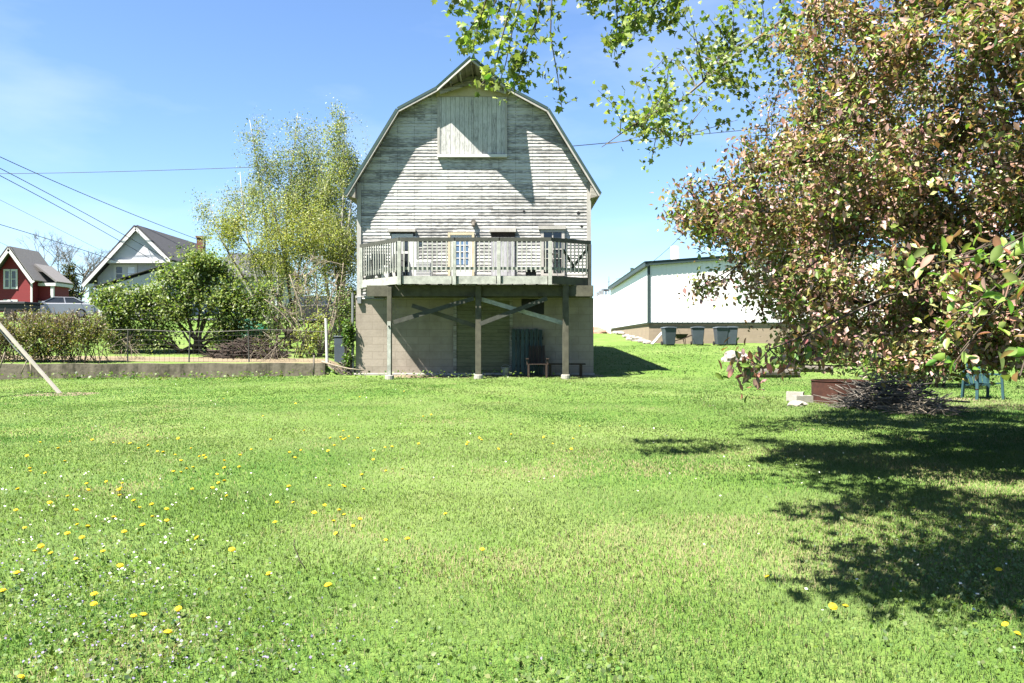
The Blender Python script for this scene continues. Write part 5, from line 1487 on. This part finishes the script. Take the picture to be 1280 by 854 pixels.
twig_heap('stick_pile', 'small scatter of pale sticks at the front of the brush pile', 'stick pile', ((1150-640)*.0152, 15.2, 0), (0.55, 0.35, 0.22), 60, M['pale_bark'], 12, 0.3, 1.1, 0.009)
def teal_chair():
    X = (1228-640)*.0186; Y = 18.6; g = G(X, Y)
    t = thing('lawn_chair', 'teal blue slatted lawn chair in the shade at the right edge', 'chair', (X, Y, g))
    for sx in (-1, 1):
        m = MB(); m.bar((X+sx*0.3, Y-0.3, g), (X+sx*0.28, Y-0.28, g+0.55), 0.06, 0.05); m.build('leg', M['teal'], t)
        m = MB(); m.bar((X+sx*0.3, Y+0.3, g), (X+sx*0.28, Y+0.25, g+0.55), 0.06, 0.05); m.build('leg', M['teal'], t)
        m = MB(); m.box(X+sx*0.3-0.06, X+sx*0.3+0.06, Y-0.38, Y+0.3, g+0.552, g+0.585); m.build('armrest', M['teal'], t)
    m = MB()
    for k in range(5): m.box(X-0.26, X+0.26, Y-0.30+k*0.11, Y-0.205+k*0.11, g+0.36-k*0.015, g+0.385-k*0.015)
    m.build('seat', M['teal'], t)
    m = MB()
    for k in range(5): m.bar((X-0.21+k*0.105, Y+0.24, g+0.3), (X-0.23+k*0.115, Y+0.42, g+0.92-abs(k-2)*0.04), 0.085, 0.02, up=(0, 1, 0))
    m.build('backrest', M['teal'], t)
teal_chair()

# ------------------------------------------------------------------ shrubs in the shade at the right
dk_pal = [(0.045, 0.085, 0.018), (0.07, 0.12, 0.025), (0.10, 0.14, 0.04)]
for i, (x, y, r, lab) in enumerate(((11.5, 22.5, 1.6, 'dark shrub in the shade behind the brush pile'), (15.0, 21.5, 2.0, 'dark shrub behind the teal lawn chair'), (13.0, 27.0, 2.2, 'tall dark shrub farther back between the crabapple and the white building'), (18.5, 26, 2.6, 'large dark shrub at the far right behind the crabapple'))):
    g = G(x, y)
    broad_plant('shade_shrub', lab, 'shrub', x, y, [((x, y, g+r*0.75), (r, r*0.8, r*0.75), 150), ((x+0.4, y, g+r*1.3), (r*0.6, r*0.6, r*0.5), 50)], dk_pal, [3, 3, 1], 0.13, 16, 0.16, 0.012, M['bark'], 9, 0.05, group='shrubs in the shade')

# ------------------------------------------------------------------ far trees
def bare_tree(px, Y, h, lab, seed, spread=0.32):
    X = (px-640)*Y/1000; g = G(X, Y); rg = random.Random(seed)
    t = thing('bare_tree', lab, 'tree', (X, Y, g), 'leafless trees behind the houses')
    m = MB(); tips = []
    def grow(p, d, L, r, k):
        q = p + d*L
        m.tube([p, p.lerp(q, 0.5) + Vector((rg.gauss(0, .04), 0, rg.gauss(0, .04)))*L, q], [r, r*0.85, r*0.68], 5 if k > 2 else 3, cap=False)
        if k == 0: return
        for _ in range(3 if k > 1 else 4):
            e = (d + Vector((rg.gauss(0, 0.5), rg.gauss(0, 0.5), rg.gauss(0.12, 0.3)))).normalized()
            grow(q, e, L*rg.uniform(0.6, 0.85), r*0.6, k-1)
    b = Vector((X, Y, g-0.2))
    grow(b, Vector((rg.gauss(0, .05), 0, 1)).normalized(), h*0.28, 0.22, 5)
    m.build('trunk', M['grey_bark'], t)
bare_tree(66, 120, 15, 'leafless tree just right of the red house roof', 1)
bare_tree(98, 125, 13, 'leafless tree between the two houses, nearest the grey house', 2)
bare_tree(118, 118, 15, 'leafless tree rising over the left roof slope of the grey house', 3)
bare_tree(84, 140, 13, 'faint leafless tree farthest back between the houses', 4)
X = (86-640)*.11; Y = 110; g = G(X, Y)
broad_plant('evergreen_tree', 'dark olive evergreen between the red and grey houses', 'tree', X, Y, [((X, Y, g+1.8), (2.4, 2, 2.0), 160), ((X, Y, g+4.2), (1.6, 1.4, 1.8), 120), ((X, Y, g+6.0), (0.8, 0.8, 1.2), 50)], [(0.07, 0.085, 0.03), (0.10, 0.11, 0.045)], [1, 1], 0.28, 18, 0.28, 0.03, M['bark'], 5, 0.12, trunk_part='trunk', crown_part='crown')
# distant bushes seen past the barn's right side and along the horizon
for i, (px, Y, r) in enumerate(((746, 150, 3.0), (752, 170, 3.5), (757, 185, 3.0))):
    X = (px-640)*Y/1000; g = G(X, Y)
    broad_plant('distant_tree', ['hazy far tree right against the barn edge', 'hazy middle tree of the far row past the barn', 'hazy far tree nearest the lamp pole'][i], 'tree', X, Y, [((X, Y, g+r*0.8), (r, r, r*0.8), 90)], [(0.16, 0.17, 0.12), (0.20, 0.19, 0.15)], [1, 1], 0.4, 10, 0.4, 0.04, M['grey_bark'], 5, 0.15, trunk_part='trunk', crown_part='crown', group='far trees past the barn')
X = (745-640)*.062; heap('dirt_mound', 'reddish dirt mound on the rise past the barn', 'dirt mound', (X, 66, G(X, 66)), (1.6, 1.0, 0.55), paint('reddish dirt', (0.36, 0.22, 0.16), 0.95, 0.3, 3), 5.5, 0.3)

# poles by the white building
def pole(name, lab, cat, px, Y, ptop, r, head=False):
    X = (px-640)*Y/1000; g = G(X, Y); z = CAMZ + (427-ptop)*Y/1000
    t = thing(name, lab, cat, (X, Y, g)); m = MB(); m.tube([(X, Y, g-0.3), (X, Y, z)], [r, r*0.8], 8); m.build('pole', M['galv'], t)
    if head: m = MB(); m.box(X-0.35, X+0.35, Y-0.2, Y+0.2, z, z+0.2); m.build('lamp_head', M['black_plastic'], t, bevel=0.03)
    else: m = MB(); m.box(X-0.03, X+0.03, Y-0.5, Y+0.5, z-0.6, z-0.5); m.build('crossarm', M['galv'], t)
pole('street_lamp', 'lamp pole with dark head left of the white building', 'street lamp', 757.5, 82, 364, 0.10, True)
pole('antenna_mast', 'thin mast rising beside the far end of the white building', 'mast', 761.0, 88, 346, 0.05)

# ------------------------------------------------------------------ overhead lines
def wire(label, pts, r=0.016):
    # each: (px, py, Y); sagging smoothly
    P = [at(*p) for p in pts]
    out = []
    n = len(P)
    if n == 2: P = [P[0], P[0].lerp(P[1], 0.5) - Vector((0, 0, 0.12)), P[1]]
    for i in range(21):
        t = i/20; a = P[0]*(1-t)**2 + (P[1]*2 - (P[0]+P[-1])*0.5)*2*t*(1-t) + P[-1]*t*t
        out.append(a)
    m = MB(); m.tube(out, r, 5); o = m.build('power_line', M['wire'], smooth=True)
    tag(o, label, 'cable', 'overhead lines')
wire('thick overhead cable running from the upper left edge to the grey house chimney', [(-60, 168, 44), (115, 247, 57), (246, 299, 71)], 0.024)
wire('upper of the two close parallel cables running to the grey gable', [(-60, 180, 36), (90, 258, 49), (205, 322, 61.3)], 0.02)
wire('lower of the two close parallel cables running to the grey gable', [(-60, 189, 36), (85, 265, 49), (187, 323, 61.3)], 0.02)
wire('faint cable sloping down between the parallel pair and the lowest cables', [(-60, 220, 60), (60, 280, 72), (130, 315, 90)], 0.014)
wire('lower cable reaching the left roof slope of the grey house', [(-60, 263, 45), (70, 302, 54), (150, 328, 61.4)], 0.02)
wire('short lowest cable above the red house roof', [(-60, 275, 75), (0, 303, 80), (64, 333, 110)], 0.016)
wire('long nearly level cable from the left edge into the birch tops', [(-60, 217, 60), (130, 215, 60), (420, 205, 60)], 0.022)
wire('cable leaving the right roof slope of the barn', [(712, 183, 29), (800, 175, 31), (960, 160, 36)], 0.014)
wire('thin cable rising from the corner of the white building', [(770, 349, 66), (806, 334, 49), (860, 285, 40)], 0.012)

# ------------------------------------------------------------------ grass, flowers, ground cover
def vnoise(x, y, freq, seed, octaves=3):
    out = np.zeros_like(x); amp = 1.0; tot = 0.0
    for o in range(octaves):
        L = np.random.default_rng(seed + o).random((256, 256))
        u, v = x*freq + 100.3, y*freq + 57.7
        i, j = np.floor(u).astype(int), np.floor(v).astype(int); fu, fv = u - i, v - j
        fu, fv = fu*fu*(3-2*fu), fv*fv*(3-2*fv)
        g = lambda a, b: L[a % 256, b % 256]
        out += amp*((g(i, j)*(1-fu) + g(i+1, j)*fu)*(1-fv) + (g(i, j+1)*(1-fu) + g(i+1, j+1)*fu)*fv)
        tot += amp; amp *= 0.5; freq *= 2.1
    return out/tot

def grass():
    rng = np.random.default_rng(3)
    def band(y0, y1, dens, h, w):
        k = 2.1 if y1 <= 8 else 1.6
        n = int(dens*k*(y1*y1 - y0*y0)/2)
        y = np.sqrt(y0*y0 + (y1*y1-y0*y0)*rng.random(n)); x = (rng.random(n)-0.5)*k*y
        return x, y, np.full(n, h), np.full(n, w)
    B = [band(1.0, 2.6, 5200, 0.040, 0.0034), band(2.6, 5, 5200, 0.040, 0.0034), band(5, 8, 3200, 0.040, 0.0046), band(8, 12, 1900, 0.036, 0.0065), band(12, 18, 900, 0.028, 0.010), band(18, 27.3, 320, 0.026, 0.018), band(27.3, 46, 40, 0.045, 0.035)]
    x, y, h, w = [np.concatenate(k) for k in zip(*B)]
    t = y - skew(x)
    ok = ~((x < -6.3) & (t > WALL_T - 0.05)) & ~((x > XL-0.2) & (x < XR+0.2) & (y > YW-0.25)) & ~((y > 27.0) & (x > XL-0.3) & (x < 2.6))
    ok &= ~((y > 45.8) & (x > 7.5))
    x, y, h, w, t = x[ok], y[ok], h[ok], w[ok], t[ok]
    n = len(x)
    # tufts: vary height by a lumpy field
    lump = vnoise(x, y, 1.1, 11); tuft = vnoise(x, y, 4.5, 21)
    h = h*(0.50 + 0.55*rng.random(n) + 0.35*(lump-0.3) + 0.30*(tuft-0.4))
    # rougher grass at the foot of the walls and under the crabapple
    edge = ((x < -6.3) & (t > WALL_T-0.7)) | ((y > 26.0) & (y < 27.2) & (x > -5) & (x < 3)) | ((np.abs(x-8) < 4) & (np.abs(y-17) < 2.5))
    h = np.where(edge, h*1.9, h)
    z = gz(x, y)
    a = vnoise(x, y, 0.35, 31)*16 + rng.normal(0, 1.7, n); lean = 0.35 + 0.75*rng.random(n)
    dx, dy = np.cos(a), np.sin(a)
    b = a + 1.2 + 0.7*rng.random(n); bx_, by_ = np.cos(b), np.sin(b)
    p0 = np.stack([x - bx_*w*0.6, y - by_*w*0.6, z - 0.006], 1); p1 = np.stack([x + bx_*w*0.6, y + by_*w*0.6, z - 0.006], 1)
    m0 = np.stack([x + dx*h*lean*0.35 - bx_*w*0.45, y + dy*h*lean*0.35 - by_*w*0.45, z + h*0.55], 1)
    m1 = np.stack([x + dx*h*lean*0.35 + bx_*w*0.45, y + dy*h*lean*0.35 + by_*w*0.45, z + h*0.55], 1)
    tp = np.stack([x + dx*h*lean, y + dy*h*lean, z + h*(1-0.25*lean)], 1)
    v = np.stack([p0, p1, m1, m0, tp], 1).reshape(-1, 3)
    k = np.arange(n)*5
    f = np.concatenate([np.stack([k, k+1, k+2], 1), np.stack([k, k+2, k+3], 1), np.stack([k+3, k+2, k+4], 1)])
    # colour: green, yellower where the turf is thin
    patch = vnoise(x, y*0.8, 0.45, 41, 4); worn = vnoise(x, y, 0.8, 51, 4); fine_ = vnoise(x, y, 6.0, 61, 2)
    side = np.clip((x + 2.5)/7, 0, 1)*np.clip((13-y)/8, 0, 1)
    tone = np.clip((patch-0.5)*2.2 + 0.42 + 0.28*side + 0.25*(fine_-0.5) + 0.22*(rng.random(n)-0.5), 0, 1)
    thin = np.clip((worn - 0.60 + 0.13*side - 0.10*np.clip((y-10)/8, 0, 1))*5, 0, 1)
    g1 = np.array([0.082, 0.180, 0.034]); g2 = np.array([0.215, 0.295, 0.100]); g3 = np.array([0.31, 0.285, 0.15])
    c = g1 + (g2-g1)*tone[:, None]
    straw = rng.random(n) < (0.025 + 0.55*thin)
    c = np.where(straw[:, None], g3*(0.8 + 0.4*rng.random((n, 1))), c)
    c = c*0.515*(0.88 + 0.24*rng.random((n, 1)))
    # turf is shorter where it is thin
    o = np_mesh('grass', v, f, M['grass'], None, np.repeat(c, 5, axis=0), origin=(0, 0, 0))
    tag(o, 'short bright green lawn grass', 'grass', None, 'stuff')
grass()

def cover():
    """creeping ground cover leaves low in the turf, with its small white and violet flowers"""
    rng = np.random.default_rng(5)
    def blob(cx, cy, sx, sy, n): return np.stack([rng.normal(cx, sx, n), rng.normal(cy, sy, n)], 1)
    P = np.concatenate([blob(-1.9, 3.9, 0.8, 0.5, 1500), blob(-3.2, 5.2, 0.9, 0.8, 1600), blob(-2.2, 4.6, 1.0, 0.6, 1000), blob(-4.6, 7.2, 1.0, 1.0, 900), blob(3.0, 5.1, 0.55, 0.45, 1700), blob(3.6, 6.2, 0.6, 0.6, 900), blob(2.4, 4.0, 0.4, 0.3, 500), blob(0.2, 3.6, 0.5, 0.25, 500), blob(-13.5, 26.3, 2.6, 0.3, 500), blob(-8.5, 26.9, 1.2, 0.25, 130), blob(-2.5, 26.9, 2.0, 0.25, 250)])
    P = P[P[:, 1] > 2.5]
    P = P[~((P[:, 1] - skew(P[:, 0]) > WALL_T - 0.05) & (P[:, 0] < -6.3))]
    n = len(P); z = gz(P[:, 0], P[:, 1]) + 0.015 + np.where(P[:, 1] > 20, 0.22, 0.035)*rng.random(n)
    c = np.concatenate([P, z[:, None]], 1)
    cols = pick_colors(n, [(0.13, 0.21, 0.045), (0.18, 0.28, 0.07), (0.23, 0.30, 0.13)], [3, 3, 1.5], rng)
    o = leaf_mesh('ground_cover', c, np.where(P[:, 1] > 20, 0.08, 0.024)*(0.6 + 0.8*rng.random(n)), cols, None, M['leaf'], up_bias=1.2, narrow=0.9, fold=0.2, rng=rng)
    tag(o, 'creeping round leaved ground cover in the turf', 'ground cover', None, 'stuff')
    F = np.concatenate([blob(-3.3, 6.2, 0.7, 0.8, 110), blob(-2.6, 5.2, 0.5, 0.5, 40), blob(-4.4, 8.0, 1.2, 1.5, 60), blob(2.6, 9.0, 1.8, 2.5, 60), blob(-2, 20, 5, 4, 70), blob(3.0, 5.0, 0.7, 0.6, 25)])
    V = np.concatenate([blob(-2.6, 4.4, 0.6, 0.45, 330), blob(-1.6, 3.8, 0.5, 0.3, 260), blob(-3.2, 5.2, 0.5, 0.4, 120)])
    Q = np.concatenate([F, V]); Q = Q[Q[:, 1] > 2.6]; m_ = len(Q)
    cw = np.where((np.arange(m_) < len(F))[:, None], np.array([[0.75, 0.76, 0.72]]), np.array([[0.24, 0.21, 0.36]]))
    cw = cw*0.8*(0.8 + 0.3*rng.random((m_, 1)))
    zz = gz(Q[:, 0], Q[:, 1]) + 0.045 + 0.03*rng.random(m_)
    o = leaf_mesh('wildflowers', np.concatenate([Q, zz[:, None]], 1), np.where(np.arange(m_) < len(F), 0.020, 0.013)*(0.7+0.6*rng.random(m_)), cw, None, M['grass'], up_bias=2.0, narrow=1.0, fold=0.1, rng=rng)
    tag(o, 'tiny white and violet flowers sprinkled through the lawn', 'wildflowers', None, 'stuff')
cover()

def dandelions():
    y1 = paint('dandelion yellow', (1.0, 0.72, 0.02), 0.8, 0.12, 60); gs = paint('dandelion stem', (0.12, 0.20, 0.06), 0.7, 0.1, 20)
    m = MB(); m.m = 1; m.tube([(0, 0, -0.01), (0.004, 0, 0.03), (0, 0, 0.062)], 0.0022, 5); m.tube([(0, 0, 0.056), (0, 0, 0.064)], [0.005, 0.010], 8)
    m.m = 0; m.lathe((0, 0, 0.062), [(0.008, 0), (0.017, 0.004), (0.016, 0.008), (0.009, 0.012), (0.002, 0.013)], 10)
    for ring_, (r, z, n, tilt) in enumerate(((0.019, 0.066, 14, 0.10), (0.014, 0.069, 12, 0.35), (0.008, 0.071, 8, 0.7))):
        for k in range(n):
            a = 2*math.pi*(k + 0.5*ring_)/n; ca, sa = math.cos(a), math.sin(a); w = 0.0042
            m.quad((ca*0.002 - sa*w*0.5, sa*0.002 + ca*w*0.5, z-0.003), (ca*0.002 + sa*w*0.5, sa*0.002 - ca*w*0.5, z-0.003), (ca*r + sa*w*0.6, sa*r - ca*w*0.6, z + r*tilt), (ca*r - sa*w*0.6, sa*r + ca*w*0.6, z + r*tilt))
    first = m.build('dandelion', [y1, gs], origin=(0, 0, 0))
    spots = [(66, 693), (44, 690), (20, 720), (5, 742), (118, 742), (117, 752), (165, 770), (175, 772), (206, 797), (18, 845), (335, 716), (340, 714), (414, 737), (480, 675), (510, 678), (602, 687), (965, 722), (1036, 758), (1250, 712), (1262, 777), (1266, 790), (148, 707), (225, 755), (290, 687), (255, 672),
             (100, 655), (85, 670), (48, 685), (90, 640), (108, 662), (206, 655), (190, 646), (180, 660), (155, 668), (140, 650), (170, 628), (192, 634), (205, 640), (105, 615), (152, 612), (240, 613), (263, 612), (150, 622), (110, 607), (85, 622), (60, 632), (275, 606), (225, 594), (232, 590), (215, 594), (280, 605), (278, 580), (250, 573), (218, 570), (205, 568), (175, 563), (165, 555), (140, 553), (300, 588), (268, 596), (316, 562), (337, 551), (366, 575), (405, 632), (448, 648), (425, 663), (424, 640), (370, 630), (345, 630), (410, 608), (428, 612), (435, 545), (430, 537), (433, 550), (446, 550), (427, 548), (418, 560), (412, 566), (455, 595), (482, 588), (468, 573), (480, 560), (503, 586), (525, 556), (585, 553), (597, 548), (600, 550), (583, 556), (620, 560), (640, 545), (683, 546), (690, 555), (715, 550), (713, 562), (540, 520), (530, 522), (488, 560), (560, 640), (452, 612), (60, 590), (35, 588), (20, 640), (75, 560), (50, 553), (95, 700), (130, 690), (30, 660), (330, 520), (280, 498), (370, 505), (412, 500), (450, 497), (505, 490), (725, 533), (1055, 760)]
    rg = random.Random(4)
    while len(spots) < 150: spots.append((rg.uniform(5, 470), rg.triangular(515, 720, 575)))
    for i, (px, py) in enumerate(spots):
        Y = CAMZ/((py-427)/1000 + 0.0136); Y = CAMZ/((py-427)/1000 + 0.0136*1.0) - 0.05*0
        Y = (CAMZ - 0.06)/((py-427)/1000 + 0.0136); X = (px-640)*Y/1000
        o = first if i == 0 else first.copy()
        if i: col.objects.link(o)
        o.location = (X, Y, G(X, Y)); s = rg.uniform(0.85, 1.25); o.scale = (s, s, s)
        o.rotation_euler = (rg.gauss(0, 0.25), rg.gauss(0.1, 0.25), rg.uniform(0, 6))
        tag(o, 'yellow dandelion flower open in the lawn', 'dandelion', 'dandelions in the lawn')
dandelions()
Yk = 5.3; X = (385-640)*Yk/1000
stick('dry_stalk', 'single dry bent stalk standing in the near lawn', 'stalk', [Vector((X, Yk, G(X, Yk))), Vector((X-0.05, Yk, G(X, Yk)+0.07)), Vector((X-0.10, Yk+0.02, G(X, Yk)+0.17)), Vector((X-0.095, Yk+0.02, G(X, Yk)+0.21))], 0.004, 0.003, M['bark'])
